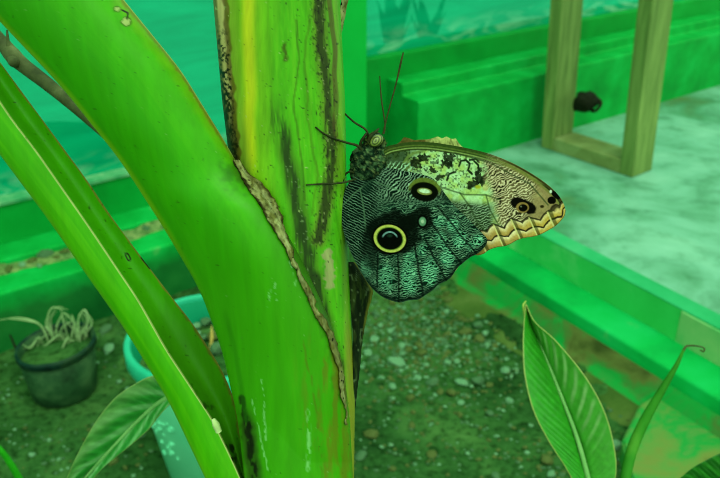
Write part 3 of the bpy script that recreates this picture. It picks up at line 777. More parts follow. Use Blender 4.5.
# ------------------------------------------------------------------ dead twig top left
M_twig = mat_noise('twig_bark', [(.3, (44, 54, 30)), (.55, (74, 84, 50)), (.75, (108, 116, 78))], scale=60, stretch=(1, 1, 1), bmp=.6, bscale=200, bd=.001)
tw_ = empty('dead_twig', pix(40, 80, .42), 'dead brown twig poking out behind the thick leaf stalk at upper left', 'twig')
def tp_(x, y, d): return pix(x, y, d)
tube('branch', [tp_(-60, -10, .44), tp_(-20, 20, .43), tp_(0, 40, .425), tp_(13, 56, .42), tp_(24, 66, .418), tp_(50, 86, .41), tp_(78, 110, .40), tp_(140, 162, .385), tp_(215, 215, .365)], [.0035, .0036, .0036, .0046, .0040, .0036, .0028, .0026, .0022], M_twig, tw_, 10, 70)
tube('thorn', [tp_(9, 53, .42), tp_(8, 42, .418), tp_(7, 30, .417)], [.0014, .0010, .0005], M_twig, tw_, 6, 10)
tube('knot', [tp_(10, 58, .418), tp_(14, 62, .414), tp_(19, 66, .417)], [.0018, .0032, .0015], M_twig, tw_, 8, 10)

# ================================================================== YOUNG PLANTS
def leaf(name, edgeL, edgeR, mid, depth, parent, colf, mat, fold=.01, n=180, m=24, curl=0):
    """leaf blade between two edge curves and a midrib, all as [(x, y)] from tip to base"""
    l = spline(np.array(edgeL, float), n); r = spline(np.array(edgeR, float), n); c = spline(np.array(mid, float), n)
    t = np.linspace(0, 1, m)[None, :, None]
    left = l[:, None]*(1-t)+c[:, None]*t; right = c[:, None]*(1-t)+r[:, None]*t
    XY = np.concatenate([left, right[:, 1:]], 1)
    u = np.concatenate([np.linspace(-1, 0, m), np.linspace(0, 1, m)[1:]])[None]
    v = np.linspace(0, 1, n)[:, None]
    D = depth(v)-fold*np.abs(u)**.8*np.sin(np.clip(v, 0, 1)*math.pi*.8+.3)+.0012*np.sin(v*150+np.abs(u)*14)*np.abs(u)*(1-np.abs(u))*1.5
    cl = colf(XY[..., 0], XY[..., 1], u+0*v, v+0*u)
    o = sheet(name, pix(XY[..., 0], XY[..., 1], D), mat, parent, cl)
    s = o.modifiers.new('thickness', 'SOLIDIFY'); s.thickness = .0006; s.offset = 0
    return o
M_leaf = mat_attr('leaf_skin', rough=.38, spec=.5, bmp=.1, bscale=160, stretch=(1, 1, 1), vary=.08, trans=.12)
def col_leaf(x, y, u, v):
    c = np.broadcast_to(lin((40, 148, 28)), x.shape+(3,)).copy()
    ph_ = v*30+np.abs(u)*3.2
    st = .5+.5*np.sin(ph_*2*math.pi*.55+3*fbm(v*4, u*2, 5))
    fine = .5+.5*np.sin(ph_*2*math.pi*2.2)
    c = mixc(c, (66, 162, 44), ss(.4, .9, fine)*.35)
    c = mixc(c, (76, 168, 54), ss(0, .25, u)*.7)
    c = mixc(c, (160, 205, 140), ss(.55, 1, st)*ss(.1, .4, u)*ss(1, .75, u)*ss(.1, .25, v)*ss(.75, .5, v)*.65)  # gloss painted in as pale stripes along the veins
    c = mixc(c, (28, 128, 20), ss(.5, .95, st)*ss(0, -.2, u)*.35)
    c = mixc(c, (112, 170, 80), ss(.045, .02, np.abs(u))*.9)
    c = mixc(c, (158, 172, 88), ss(.975, .992, np.abs(u))*.9)
    c = mixc(c, (140, 160, 70), ss(.10, .0, v)*.8)
    return c
dR_ = lambda v: .60-.03*v
yp = empty('young_plant', (.26, .42, 0), 'young broad-leaved plant with one upright leaf and one rolled shoot, before the green kerb', 'plant')
blade = leaf('leaf_blade', [(526, 304), (524, 322), (523, 345), (524.5, 375), (533, 410), (548, 440), (567, 470), (582, 500)],
             [(526, 304), (535, 322), (556, 341), (585, 376), (604, 410), (614, 445), (616, 475), (606, 502)],
             [(526, 304), (532, 326), (546, 358), (562, 398), (575, 432), (584, 462), (589, 482), (594, 502)], dR_, yp, col_leaf, M_leaf, fold=.02)
M_rib = mat_noise('midrib', [(.3, (96, 156, 84)), (.7, (124, 176, 108))], scale=60, bmp=.1)
rb = tube('midrib', [pix(x, y, .60-.03*v-.001) for x, y, v in ((532, 326, .12), (546, 358, .3), (562, 398, .5), (575, 432, .68), (584, 462, .82), (594, 502, 1))], [.0005, .0010, .0013, .0016, .0019, .0022], M_rib, blade, 8, 40)
# curled leaf tip
tube('leaf_tip', [pix(526, 318, .598), pix(524.5, 310, .597), pix(523.5, 305, .598), pix(526, 301, .60)], [.0018, .0014, .0009, .0004], mat_noise('leaf_tip', [(.3, (120, 150, 60)), (.7, (160, 180, 90))], scale=90), blade, 7, 16)
base_p = np.array((.26, .42, -.02))
M_stalk = mat_noise('young_stalk', [(.3, (40, 118, 28)), (.7, (66, 142, 40))], scale=30, rough=.5, bmp=.1)
tube('leaf_stalk', [pix(594, 500, .569), pix(600, 545, .555), pix(604, 600, .55), base_p+np.array((-.004, 0, .15)), base_p], [.0028, .0036, .004, .006, .007], M_stalk, yp, 10, 40)
M_roll = mat_noise('rolled_shoot', [(.3, (24, 92, 14)), (.55, (40, 116, 24)), (.75, (78, 140, 44))], scale=24, stretch=(1, 1, .2), bmp=.2)
tube('rolled_shoot', [pix(684, 349, .60), pix(676, 366, .595), pix(662, 390, .59), pix(645, 420, .585), pix(632, 450, .58), pix(625, 480, .57), pix(619, 520, .56), pix(613, 600, .55), base_p+np.array((.006, 0, .12)), base_p+np.array((.008, 0, 0))],
     [.0008, .0018, .0029, .0038, .0041, .0041, .0042, .005, .006, .006], M_roll, yp, 12, 90)
tube('curly_tendril', [pix(683, 351, .60), pix(687, 346, .599), pix(697, 346, .598), pix(704, 348, .598), pix(703.5, 351.5, .598), pix(700, 350, .598)], [.0012, .0008, .0006, .0006, .0007, .0005], M_twig, yp, 6, 30)

def col_leaf2(x, y, u, v):
    c = np.broadcast_to(lin((50, 156, 56)), x.shape+(3,)).copy()
    st = .5+.5*np.sin((v*10+np.abs(u)*2.6)*2*math.pi*.6+2*fbm(v*5, u*2, 5))
    c = mixc(c, (126, 192, 126), ss(.45, .95, st)*.75); c = mixc(c, (134, 186, 112), ss(.4, .9, np.abs(u))*(u < 0)*.6)
    c = mixc(c, (20, 120, 36), ss(.4, .05, st)*.5)
    c = mixc(c, (120, 172, 110), ss(.07, .03, np.abs(u))*.9)
    c = mixc(c, (140, 168, 90), ss(.95, .99, np.abs(u))*.8)
    return c
yl = empty('low_plant', (-.13, .36, 0), 'low plant whose one drooping leaf hangs below the left leaf stalks', 'plant')
lowblade = leaf('leaf_blade', [(50, 520), (58, 500), (72, 466), (84, 442), (97, 420), (115, 398), (135, 384), (152, 376), (168, 376), (186, 392)],
     [(50, 520), (78, 497), (100, 471), (116, 457), (132, 444), (149, 429), (158, 417), (168, 406), (178, 400), (187, 396)],
     [(50, 520), (68, 498), (87, 474), (102, 459), (120, 440), (139, 420), (153, 408), (165, 399), (175, 394), (187, 394)], lambda v: .60-.08*v, yl, col_leaf2, M_leaf, fold=.014, n=140)
tube('midrib', [pix(x, y, .60-.08*v-.0015) for x, y, v in ((68, 498, .12), (102, 459, .34), (139, 420, .56), (165, 399, .78), (187, 394, 1))], [.0005, .0011, .0015, .0018, .002], M_rib, lowblade, 8, 30)
tube('leaf_stalk', [pix(186, 394, .518), pix(202, 420, .50), pix(224, 470, .46), pix(232, 540, .45), np.array((-.13, .36, .1)), np.array((-.13, .36, -.02))], [.002, .0026, .003, .004, .005, .006], M_stalk, yl, 8, 40)
# green blade in the lower left corner
gb = tube('grass_blade', [np.array((-.47, .98, -.01)), pix(38, 515, .95), pix(22, 484, .93), pix(8, 460, .91), pix(-6, 444, .90), pix(-40, 420, .9)], [.004, .0042, .0042, .0038, .003, .001], mat_noise('bright_blade', [(.3, (20, 130, 10)), (.7, (44, 160, 24))], scale=30), None, 8, 40)
tag(gb, 'single bright green grass blade arching up at the lower left corner', 'grass')
# leaf reaching in at the lower right corner
yc_ = empty('corner_plant', (.37, .40, 0), 'plant whose dark green leaf edge reaches in at the lower right corner', 'plant')
leaf('leaf_blade', [(672, 486), (690, 470), (705, 461), (725, 452), (760, 445), (800, 452), (830, 480)],
     [(672, 486), (690, 500), (715, 515), (740, 524), (770, 525), (805, 515), (830, 482)],
     [(672, 486), (692, 483), (712, 481), (735, 480), (765, 480), (800, 480), (830, 481)], lambda v: .58-.02*v, yc_, lambda x, y, u, v: mixc(np.broadcast_to(lin((14, 96, 14)), x.shape+(3,)).copy(), (36, 128, 30), ss(.4, .9, .5+.5*np.sin(v*60+np.abs(u)*8))), M_leaf, fold=.008, n=80)
tube('leaf_stalk', [pix(830, 481, .56), pix(850, 540, .54), pix(845, 640, .53), np.array((.37, .40, .1)), np.array((.37, .40, -.02))], [.002, .003, .004, .005, .006], M_stalk, yc_, 8, 40)

# ================================================================== THE BUTTERFLY
WD = .3330                                                   # distance of the near wings
bf = empty('butterfly', pix(365, 165, WD), 'large owl butterfly with yellow-ringed eyespot, wings closed, perched on the banana stem', 'butterfly')
M_wing = mat_attr('wing_scales', rough=.85, spec=.0, bmp=.15, bscale=900, stretch=(1, 1, 1), bd=.0002, vary=.10)

def ripple(x, y, ang, per, seed, warp=1.1, wl=9):
    a = math.radians(ang)
    ph_ = (x*math.cos(a)+y*math.sin(a))/per+warp*(fbm(x/wl, y/wl, seed)-.5)*2+.45*(vn(x/1.8, y/1.8, seed+5)-.5)
    return .5+.5*np.sin(2*math.pi*ph_)
def wingmesh(name, outl, depthf, colf, parent, nx=420, ny=280, flip=False):
    """wing blade filling a closed outline that has one upper and one lower edge per column"""
    up, lo = outl
    up = spline(np.array(up, float), 600); lo = spline(np.array(lo, float), 600)
    x0 = max(up[0, 0], lo[0, 0]); x1 = min(up[-1, 0], lo[-1, 0])
    s = np.linspace(0, math.pi, nx); xs_ = x0+(x1-x0)*(1-np.cos(s))/2
    mx = lambda c: (np.maximum.accumulate(c[:, 0])+np.arange(len(c))*1e-9, c[:, 1])
    yu = np.interp(xs_, *mx(up)); yl_ = np.interp(xs_, *mx(lo))
    yl_ = np.maximum(yl_, yu+.05)
    t = np.linspace(0, 1, ny)[None]; Y = yu[:, None]*(1-t)+yl_[:, None]*t; X = np.broadcast_to(xs_[:, None], Y.shape)
    o = sheet(name, pix(X, Y, depthf(X, Y)), M_wing, parent, colf(X, Y, yu[:, None], yl_[:, None]))
    sm = o.modifiers.new('thickness', 'SOLIDIFY'); sm.thickness = .00016; sm.offset = 0
    return o

hind_up = [(341.8, 214), (342.2, 204), (344, 194), (348, 184), (354, 176), (362, 170), (375, 167), (390, 168), (405, 171), (420, 174), (432, 178), (440, 187), (446, 195), (453, 204), (463, 214), (474, 225), (482, 233), (486.5, 238), (487.3, 241)]
hind_lo = [(341.8, 214), (342, 222), (344, 233), (348.5, 247), (355, 261), (362, 274), (371, 287), (381, 296), (391, 300.5), (400, 302.5), (408, 300.5), (418, 299.5), (424, 296), (433, 290), (438, 285), (447, 280.5), (452, 276), (457, 268.5), (463, 263), (470, 257.5), (476, 254.5), (482, 250), (486, 245), (487.3, 241)]
HV = [[(378, 254), (377, 287)], [(398, 256), (399, 303)], [(414, 243), (424, 298)], [(424, 236), (434, 258), (447, 281)], [(431, 222), (445, 243), (462, 264)], [(438, 206), (458, 232), (477, 254)]]
def colHind(x, y, yu, yl):
    c = np.broadcast_to(lin((5, 21, 14)), x.shape+(3,)).copy()
    # fine pale striae, running slantwise on the inner field and level on the outer field
    r1 = ripple(x, y, 118, 2.5, 3, .8, 14); r2 = ripple(x, y, 84, 2.3, 6, 1.5, 5); r3 = ripple(x, y, 40, 2.9, 9, 1.1, 8)
    inner = ss(392, 368, x-.0*y+.15*(y-220)); upper = ss(212, 192, y)*ss(372, 392, x)
    n_ = fbm(x/5, y/5, 17)
    c = mixc(c, (98, 136, 114), ss(.66, .95, r1)*inner*(.15+.85*n_))
    c = mixc(c, (156, 198, 168), ss(.66, .92, r3)*upper*(.2+.8*n_)*ss(450, 430, x))
    outer = (1-inner)*(1-upper)
    c = mixc(c, (22, 62, 46), outer*(.4+.6*n_)); c = mixc(c, (116, 160, 132), ss(.66, .95, r2)*outer*(.2+.9*n_)); c = mixc(c, (4, 15, 10), ss(.4, .15, r2)*outer*.9)
    # teal cells between the veins
    for cx, cy, rx, ry, k in ((387, 278, 9, 15, .55), (409, 278, 9, 17, .85), (411, 258, 9, 9, .6), (430, 272, 9, 15, .95), (422, 250, 6, 9, .5), (447, 257, 8, 12, .95), (440, 240, 7, 10, .6), (460, 240, 8, 10, .9), (453, 226, 7, 8, .8), (470, 246, 6, 6, .5), (366, 268, 6, 12, .3), (478, 240, 6, 6, .8), (440, 222, 7, 7, .5)):
        q = np.hypot((x-cx)/rx, (y-cy)/ry)+.5*(fbm(x/6, y/6, 27)-.5)
        m_ = ss(1.15, .45, q)*k
        c = mixc(c, (70, 152, 118), m_*ss(.1, .5, r2)*.95)
        c = mixc(c, (140, 200, 168), m_*ss(.7, .95, r2)*.75)
    c = mixc(c, (16, 46, 34), ss(.55, .8, fbm(x/9, y/9, 37))*outer*.45)
    # dark margin
    c = mixc(c, (7, 18, 12), ss(7, 1.5, yl-y)*ss(352, 372, x)*.9)
    c = mixc(c, (40, 70, 54), ss(1.1, .4, yl-y)*.7)
    # veins
    for v in HV: c = mixc(c, (5, 16, 11), ss(1.4, .5, segd(x+1.2*(vn(y/6, x/6, 14)-.5), y, v))*.85)
    for v in ([(343, 205), (356, 192), (372, 180)], [(360, 188), (364, 210), (366, 232)], [(372, 181), (398, 190), (410, 192)]):
        c = mixc(c, (70, 104, 78), ss(1.1, .4, segd(x, y, v))*.6)
    c = mixc(c, (12, 36, 26), ss(6, 3, segd(x, y, [(366, 190), (371, 176)]))*.7)
    # black field round the big eyespot
    q = np.hypot((x-393)/31, (y-233)/25)+.28*(fbm(x/9, y/9, 47)-.5)
    c = mixc(c, (5, 11, 7), ss(1.02, .8, q)*.96)
    q = segd(x, y, [(405, 225), (424, 214), (424, 222)])+4*(fbm(x/5, y/5, 4)-.5); c = mixc(c, (6, 13, 8), ss(10, 6, q)*.95)
    q = segd(x, y, [(372, 230), (366, 250), (372, 262)])+5*(fbm(x/5, y/5, 6)-.5); c = mixc(c, (6, 16, 10), ss(9, 4, q)*.7)
    # big eyespot
    a = math.radians(14); dx, dy = x-389.8, y-238.6
    ex, ey = dx*math.cos(a)+dy*math.sin(a), -dx*math.sin(a)+dy*math.cos(a)
    q = np.hypot(ex/16.6, ey/14.0)
    c = mixc(c, (4, 7, 4), ss(1.14, 1.06, q))
    c = mixc(c, (168, 176, 82), ss(1.0, .95, q))
    c = mixc(c, (96, 122, 44), ss(.85, .80, q)); c = mixc(c, (5, 8, 5), ss(.80, .75, q))
    rr = np.hypot(dx/7.6, (dy-1.0)/7.6)
    c = mixc(c, (120, 170, 170), ss(.15, .04, np.abs(rr-1))*ss(-.5, -4.0, dy)*(.45+.5*vn(x*1.3, y, 3)))
    c = mixc(c, (30, 60, 44), ss(.5, .1, np.hypot(dx/8, (dy+3)/5))*.5)
    # small upper eyespot
    a = math.radians(8); dx, dy = x-424.5, y-191.5
    ex, ey = dx*math.cos(a)+dy*math.sin(a), -dx*math.sin(a)+dy*math.cos(a)
    q = np.hypot(ex/17.0, (ey+1.5)/12.5)+.12*(fbm(x/4, y/4, 8)-.5)
    c = mixc(c, (84, 100, 38), ss(1.02, .92, q)*ss(4, -4, ey)); 
    q = np.hypot(ex/14.5, (ey-.3)/10.0)
    c = mixc(c, (7, 11, 5), ss(1.03, .9, q))
    q = np.hypot(ex/7.0, ey/3.3)
    c = mixc(c, (110, 120, 60), ss(1.15, .95, q)); c = mixc(c, (176, 206, 172), ss(.95, .6, q+.5*ss(0, 3, ey)))
    # tiny third spot
    q = np.hypot((x-422.5)/4.0, (y-221.5)/5.2)
    c = mixc(c, (4, 8, 5), ss(1.5, 1.2, q)); c = mixc(c, (84, 130, 100), ss(1, .7, q)); c = mixc(c, (150, 176, 150), ss(.5, .2, q))
    return c
def dHind(x, y):
    vein = 0*x
    for v in HV: vein = vein+ss(2, 0, segd(x, y, v))*.00012
    return WD+.000012*(x-342)-.0022*np.sin(np.clip((x-342)/150, 0, 1)*math.pi)*np.sin(np.clip((y-165)/140, 0, 1)*math.pi)-vein
wingmesh('hindwing', (hind_up, hind_lo), dHind, colHind, bf, 380, 320)

fore_up = [(372, 163), (376, 154), (386, 147), (397, 144), (412, 142), (430, 142.3), (450, 145), (470, 148.8), (490, 154), (508, 161), (524, 169), (540, 179), (551, 187.5), (559, 196), (563.5, 203.5), (565.5, 210.5)]
fore_lo = [(372, 163), (378, 176), (392, 192), (412, 208), (432, 222), (452, 240), (468, 251), (476, 255.2), (483, 254), (489, 250), (497, 247.2), (505, 246), (511, 243.6), (517, 240.2), (524, 238), (532, 236.8), (540, 234.6), (548, 230.5), (556, 225.5), (561.5, 220), (564.8, 215), (565.5, 210.5)]
LOs = spline(np.array(fore_lo, float), 120)
UPs = spline(np.array(fore_up, float), 80)
bord = [(472, 258), (488, 251), (505, 246), (522, 239), (540, 235), (556, 226), (564, 216), (566, 208)]
def colFore(x, y, yu, yl):
    c = np.broadcast_to(lin((148, 186, 118)), x.shape+(3,)).copy()
    n1 = fbm(x/6, y/6, 51); n2 = fbm(x/3, y/3, 52)
    c = mixc(c, (160, 184, 92), ss(.5, .7, n1)*.6); c = mixc(c, (172, 212, 166), ss(.55, .35, n1)*.6)
    # freckles over the pale field
    c = mixc(c, (20, 40, 20), ss(.60, .70, vn(x/1.5, y/1.5, 53)*.7+n2*.35)*ss(482, 470, x)*ss(196, 186, y)*.75)
    # dark inner field near the body
    c = mixc(c, (26, 46, 22), ss(425, 402, x+8*(n1-.5)+.25*(y-150)*0)*.92)
    c = mixc(c, (96, 120, 58), ss(2.2, .8, segd(x, y, [(404, 163), (408, 157), (414, 153), (424, 151)]))*.8)
    c = mixc(c, (66, 88, 40), ss(1.5, .6, segd(x, y, [(380, 158), (392, 152), (410, 149), (440, 150), (470, 155)]))*.7)
    r3 = ripple(x, y, 40, 3.6, 9, .9, 10)
    c = mixc(c, (150, 196, 160), ss(.5, .85, r3)*ss(420, 408, x)*ss(160, 166, y)*ss(384, 392, x)*.9)
    # blotches
    for bx, by, bw, bh, a in ((449, 158, 6.5, 7, .4), (446, 164, 7, 4, .2), (424, 158, 7, 4, .1), (416, 164, 6, 6, .3), (432, 170, 5, 3, .2), (440, 177, 5, 3, -.3), (472, 184, 7, 4.5, -.3), (478, 178, 5, 5, .3), (497, 161, 10, 4, .5), (491, 170, 6, 9, .3), (484, 180, 4, 6, .4), (506, 186, 9, 4, .3), (480, 170, 4, 3.5, .3)):
        dx, dy = x-bx, y-by
        q = np.hypot((dx*math.cos(a)+dy*math.sin(a))/bw, (-dx*math.sin(a)+dy*math.cos(a))/bh)+2.0*(fbm(x/2.2, y/2.2, 54)-.5)
        c = mixc(c, (18, 28, 14), ss(1.05, .75, q)*.95)
    for v in ([(459, 166), (461, 161), (466, 160), (470, 164), (468, 170), (472, 174)], [(474, 161), (478, 165), (479, 171), (476, 175)], [(470, 160), (476, 159), (479, 162)], [(447, 180), (449, 174), (455, 172)]):
        c = mixc(c, (22, 36, 20), ss(1.5, .6, segd(x, y, v)+.8*(n2-.5)))
    c = mixc(c, (170, 176, 110), ss(3.6, 2, np.hypot((x-485.5)/1.0, (y-187.5)/1.3))); c = mixc(c, (150, 156, 40), ss(1, .5, np.hypot((x-478)/4, (y-187)/2.5)))
    # rippled outer field
    r4 = ripple(x, y, 58, 2.7, 13, 1.3, 6)
    out = ss(478, 490, x-.25*(y-165)+5*(n1-.5))
    c = mixc(c, (128, 116, 80), out)
    c = mixc(c, (216, 206, 172), ss(.6, .9, r4)*out*ss(545, 528, x+.4*(y-185))*(.4+.6*n1)); c = mixc(c, (15, 16, 10), ss(.55, .25, r4)*out*ss(548, 530, x+.4*(y-185))*(.5+.5*ss(.6, .4, n1)))
    c = mixc(c, (138, 122, 80), ss(528, 542, x+.2*(y-195))*.85)
    c = mixc(c, (150, 140, 94), ss(2.2, .7, np.abs(segd(x, y, [(534, 197), (541, 194)])))*.7)
    # dark green rippled wedge below
    wedge = ss(198, 206, y+3*(n1-.5)-.10*(x-470))*ss(500, 488, x-.1*(y-220))
    r5 = ripple(x, y, 70, 2.4, 15, 1.1, 6)
    c = mixc(c, (14, 34, 20), wedge*.96); c = mixc(c, (140, 170, 138), ss(.62, .92, r5)*wedge*.75)
    # costal band
    dt = segd(x, y, UPs)
    c = mixc(c, (46, 66, 26), ss(8.0, 6.4, dt)*ss(515, 480, x)); c = mixc(c, (112, 110, 58), ss(7.5, 5, dt)*ss(480, 515, x))
    c = mixc(c, (128, 150, 84), ss(1.0, .3, np.abs(dt-6.2))*ss(520, 470, x)*.8); c = mixc(c, (38, 52, 20), ss(1.2, .4, np.abs(dt-7.6))*ss(520, 470, x)*.8)
    c = mixc(c, (20, 26, 10), ss(1.3, .4, np.abs(dt-1.2))*ss(470, 520, x)*.85); c = mixc(c, (92, 112, 48), ss(1, .4, np.abs(dt-3.6))*.5)
    c = mixc(c, (20, 24, 12), ss(1.2, .5, np.abs(dt-2.8))*ss(534, 548, x)*.9)
    # pale scalloped border
    d = segd(x, y, LOs[40:]); d = np.where(x < 470, 50, d)
    t = x
    tt = x+.42*np.minimum(d, 24)
    fr_ = ((tt-520)/17.0) % 1; sc = (1-np.abs(fr_-.5)*2)**1.6       # 1 where the scallops dip between the veins
    w2 = np.interp(x, [470, 486, 510, 540, 556, 566], [21, 23, 22, 18, 14, 9])
    top = w2-5.2*sc+1.6*(n1-.5)
    inb = ss(top+.6, top-.6, d)
    c = mixc(c, (168, 142, 78), inb)
    midl = w2*.5-3.6*sc+1.2*(n2-.5)
    q = np.where(d > midl, (d-midl)/np.maximum(top-midl, 1), d/np.maximum(midl, 1))
    c = mixc(c, (226, 214, 168), inb*ss(.35, .95, q)*(.5+.6*n1)); c = mixc(c, (142, 106, 48), inb*ss(.45, .0, q)*.6)
    c = mixc(c, (190, 164, 60), inb*ss(510, 550, x)*.4); c = mixc(c, (104, 80, 38), inb*ss(500, 476, x)*.5)
    c = mixc(c, (14, 13, 5), ss(1.6, .6, np.abs(d-top))*(d < 40)*.92)
    c = mixc(c, (14, 13, 5), ss(1.35, .5, np.abs(d-midl))*.95*(d < 40))
    vl = np.minimum(fr_, 1-fr_)*17
    sgn = np.where(fr_ < .5, 1, -1)
    c = mixc(c, (40, 54, 14), ss(2.2, 1.0, np.abs(fr_*17-2.0))*inb*.75); c = mixc(c, (196, 190, 122), ss(1.0, .3, vl)*inb*.9)
    c = mixc(c, (60, 50, 22), ss(1.0, .3, d)*.7)
    # apical spots and the small eye
    dx, dy = x-555.5, y-195; a = .75; q = np.hypot((dx*math.cos(a)+dy*math.sin(a))/6, (-dx*math.sin(a)+dy*math.cos(a))/2.8)
    c = mixc(c, (8, 9, 5), ss(1.1, .85, q)); c = mixc(c, (190, 210, 190), ss(1.7, .8, np.hypot((x-550.7), (y-191.6)*.8)))
    q = np.hypot((x-551.5)/4.4, (y-200.5)/4.0)+.3*(n2-.5); c = mixc(c, (8, 9, 5), ss(1.1, .85, q))
    q = np.hypot((x-542)/2.2, (y-206.5)/1.6); c = mixc(c, (40, 34, 14), ss(1.3, .6, q))
    q = segd(x, y, [(516, 202), (524, 205), (531, 209)])+3*(n2-.5); c = mixc(c, (10, 10, 6), ss(7, 4.5, q)*ss(217, 213, y))
    q = np.hypot((x-522.5)/6.6, (y-207.5)/5.4); c = mixc(c, (128, 104, 56), ss(1.05, .9, q)); c = mixc(c, (8, 9, 5), ss(.76, .62, np.hypot((x-523)/6.6, (y-207.9)/5.4)))
    c = mixc(c, (120, 130, 110), ss(1.2, .4, np.hypot(x-521, y-206.5))*.6)
    # veins
    for v in ([(418, 176), (440, 187), (464, 194.5), (486, 195), (500, 200)], [(460, 193), (470, 207), (478, 224), (486, 232)], [(486, 195), (490, 210), (498, 224)], [(455, 153), (490, 163), (530, 184), (548, 205)]):
        c = mixc(c, (40, 62, 30), ss(1.2, .4, segd(x, y, v))*.75)
    return c
def dFore(x, y): return WD+.0012+.000020*(x-372)+.0010*np.sin(np.clip((x-372)/190, 0, 1)*math.pi)
wingmesh('forewing', (fore_up, fore_lo), dFore, colFore, bf, 520, 240)
# the far pair, seen only as a ragged sliver over the top edge
def colFar(x, y, yu, yl):
    c = np.broadcast_to(lin((90, 84, 40)), x.shape+(3,)).copy()
    c = mixc(c, (164, 176, 104), ss(425, 432, x+4*(vn(x/3, y/3, 2)-.5))); c = mixc(c, (60, 66, 26), ss(.5, .7, fbm(x/2.5, y/2.5, 4))*.7)
    return c
far_up = [(376, 160), (384, 150), (395, 145), (401, 141), (403.5, 137.6), (408, 138), (414, 140), (420, 139.6), (428, 139.4), (434, 137.6), (438, 136.6), (442, 138.2), (446, 136.6), (449, 137.8), (452, 139), (456, 138.6), (458, 142), (466, 149), (490, 157), (520, 172), (545, 187), (560, 205)]
far_lo = [(376, 160), (392, 190), (430, 222), (470, 250), (500, 244), (540, 230), (555, 220), (560, 205)]
o = wingmesh('forewing', (far_up, far_lo), lambda x, y: WD+.0075+.000030*(x-372), colFar, bf, 300, 40)
tag(o, 'ragged pale edge of the far forewing')
wingmesh('hindwing', ([(x+4.5, y+3) for x, y in hind_up], [(x+4.5, y-6) for x, y in hind_lo]), lambda x, y: WD+.0085+.00002*(x-342), colFar, bf, 80, 60)

# body: one continuous mesh from face to tail
def build_body():
    ax = np.array([(376, 132, 3), (375.5, 136, 8), (375, 141, 11), (374, 146.5, 11.5), (372, 152, 15), (369.5, 159, 18.5), (366.5, 168, 17.5), (362.5, 178, 13), (361.5, 185, 8), (361, 198, 7.4), (360.5, 214, 7), (360, 228, 5.4), (360, 240, 3), (360, 244, .6)], float)
    S = spline(ax, 150); n = 56; th = np.linspace(0, 2*math.pi, n, endpoint=False)[None]
    T = np.gradient(S[:, :2], axis=0); T /= np.linalg.norm(T, axis=1)[:, None]; N = np.stack([-T[:, 1], T[:, 0]], 1)
    rad = S[:, 2:3]*(1+.22*(fbm(th*3+0*S[:, :1], S[:, 1:2]/3+th*0, 6, 3)-.5))
    X = S[:, :1]+N[:, :1]*rad*np.cos(th); Y = S[:, 1:2]+N[:, 1:2]*rad*np.cos(th)
    back = ss(176, 190, S[:, 1:2])
    D = WD+.0032+.0022*back-rad*np.sin(th)/F*WD*(.8-.35*back)
    n1 = fbm(X/3.2, Y/3.2, 61); n2 = fbm(X/2+4, Y/2, 62)
    c = np.broadcast_to(lin((20, 44, 30)), X.shape+(3,)).copy()
    c = mixc(c, (78, 112, 74), ss(.5, .7, n1)*.85); c = mixc(c, (130, 148, 92), ss(.64, .8, n2)*.7); c = mixc(c, (7, 20, 14), ss(.45, .25, n1)*.8)
    c = mixc(c, (92, 104, 48), ss(148, 142, Y)*ss(.4, .6, n2)*.7)
    return sheet('body', pix(X, Y, D), mat_attr('body_fur', rough=.9, spec=.0, bmp=.5, bscale=700, stretch=(1, 1, 1), bd=.0006, vary=.25), bf, c, wrap=True, capends=True)
build_body()
# fur
rgn = np.random.default_rng(8); V = []; Fc = []; 
for k in range(420):
    y = rgn.uniform(134, 180); cxx = np.interp(y, [133, 142, 152, 168, 180], [376, 375, 372, 366.5, 361.5]); rr = np.interp(y, [133, 142, 152, 160, 168, 180], [6, 11, 15, 18.5, 17.5, 12])
    a = rgn.uniform(0, math.pi); x = cxx-rr*math.cos(a); d = WD+.0032-rr*math.sin(a)*.8/F*WD
    p = pix(x, y, d); nrm = pix(x-math.cos(a)*3, y-1.2+rgn.uniform(-1.5, 2.5), d-math.sin(a)*.0011)-p
    side = np.cross(nrm, (0, .4, 1)); side = side/(np.linalg.norm(side)+1e-9)*.00010
    i = len(V); V += [(p-side).tolist(), (p+side).tolist(), (p+nrm*rgn.uniform(.5, 1.0)).tolist(), (p+np.cross(side, nrm)/np.linalg.norm(nrm)).tolist()]; Fc += [[i, i+1, i+2], [i+1, i+3, i+2], [i+3, i, i+2]]
me = bpy.data.meshes.new('fur'); me.from_pydata(V, [], Fc)
o = link('fur', me, mat_noise('fur', [(.3, (24, 44, 28)), (.6, (66, 88, 54)), (.8, (110, 124, 78))], scale=400), bf); o['kind'] = 'stuff'
# striped compound eye
th = np.linspace(0, 2*math.pi, 48, endpoint=False)[None]; ph_ = np.linspace(0, math.pi, 40)[:, None]
ex, ey, ez = np.sin(ph_)*np.cos(th), np.sin(ph_)*np.sin(th), np.cos(ph_)+0*th
a = math.radians(-32)
X = 375.8+8.2*ex*math.cos(a)-6.2*ey*math.sin(a); Y = 140.6+8.2*ex*math.sin(a)+6.2*ey*math.cos(a)
D = WD-.0008-.0030*ez
q = np.hypot(ex*1.0, ey*1.0)
c = np.broadcast_to(lin((120, 136, 62)), X.shape+(3,)).copy()
c = mixc(c, (46, 60, 24), ss(.45, .8, .5+.5*np.sin(q*17+1.2*np.sin(th*2))))
c = mixc(c, (20, 30, 10), ss(.88, 1, q))
sheet('eye', pix(X, Y, D), mat_attr('eye', rough=.35, spec=.5, bmp=0, vary=.02), bf, c, wrap=True)
M_leg = mat_noise('leg_chitin', [(.3, (22, 34, 12)), (.7, (48, 56, 24))], scale=300, rough=.6, bmp=.2, bscale=900, bd=.0003)
M_ant = mat_noise('antenna_chitin', [(.3, (34, 40, 12)), (.7, (62, 58, 24))], scale=400, rough=.6, bmp=.1)
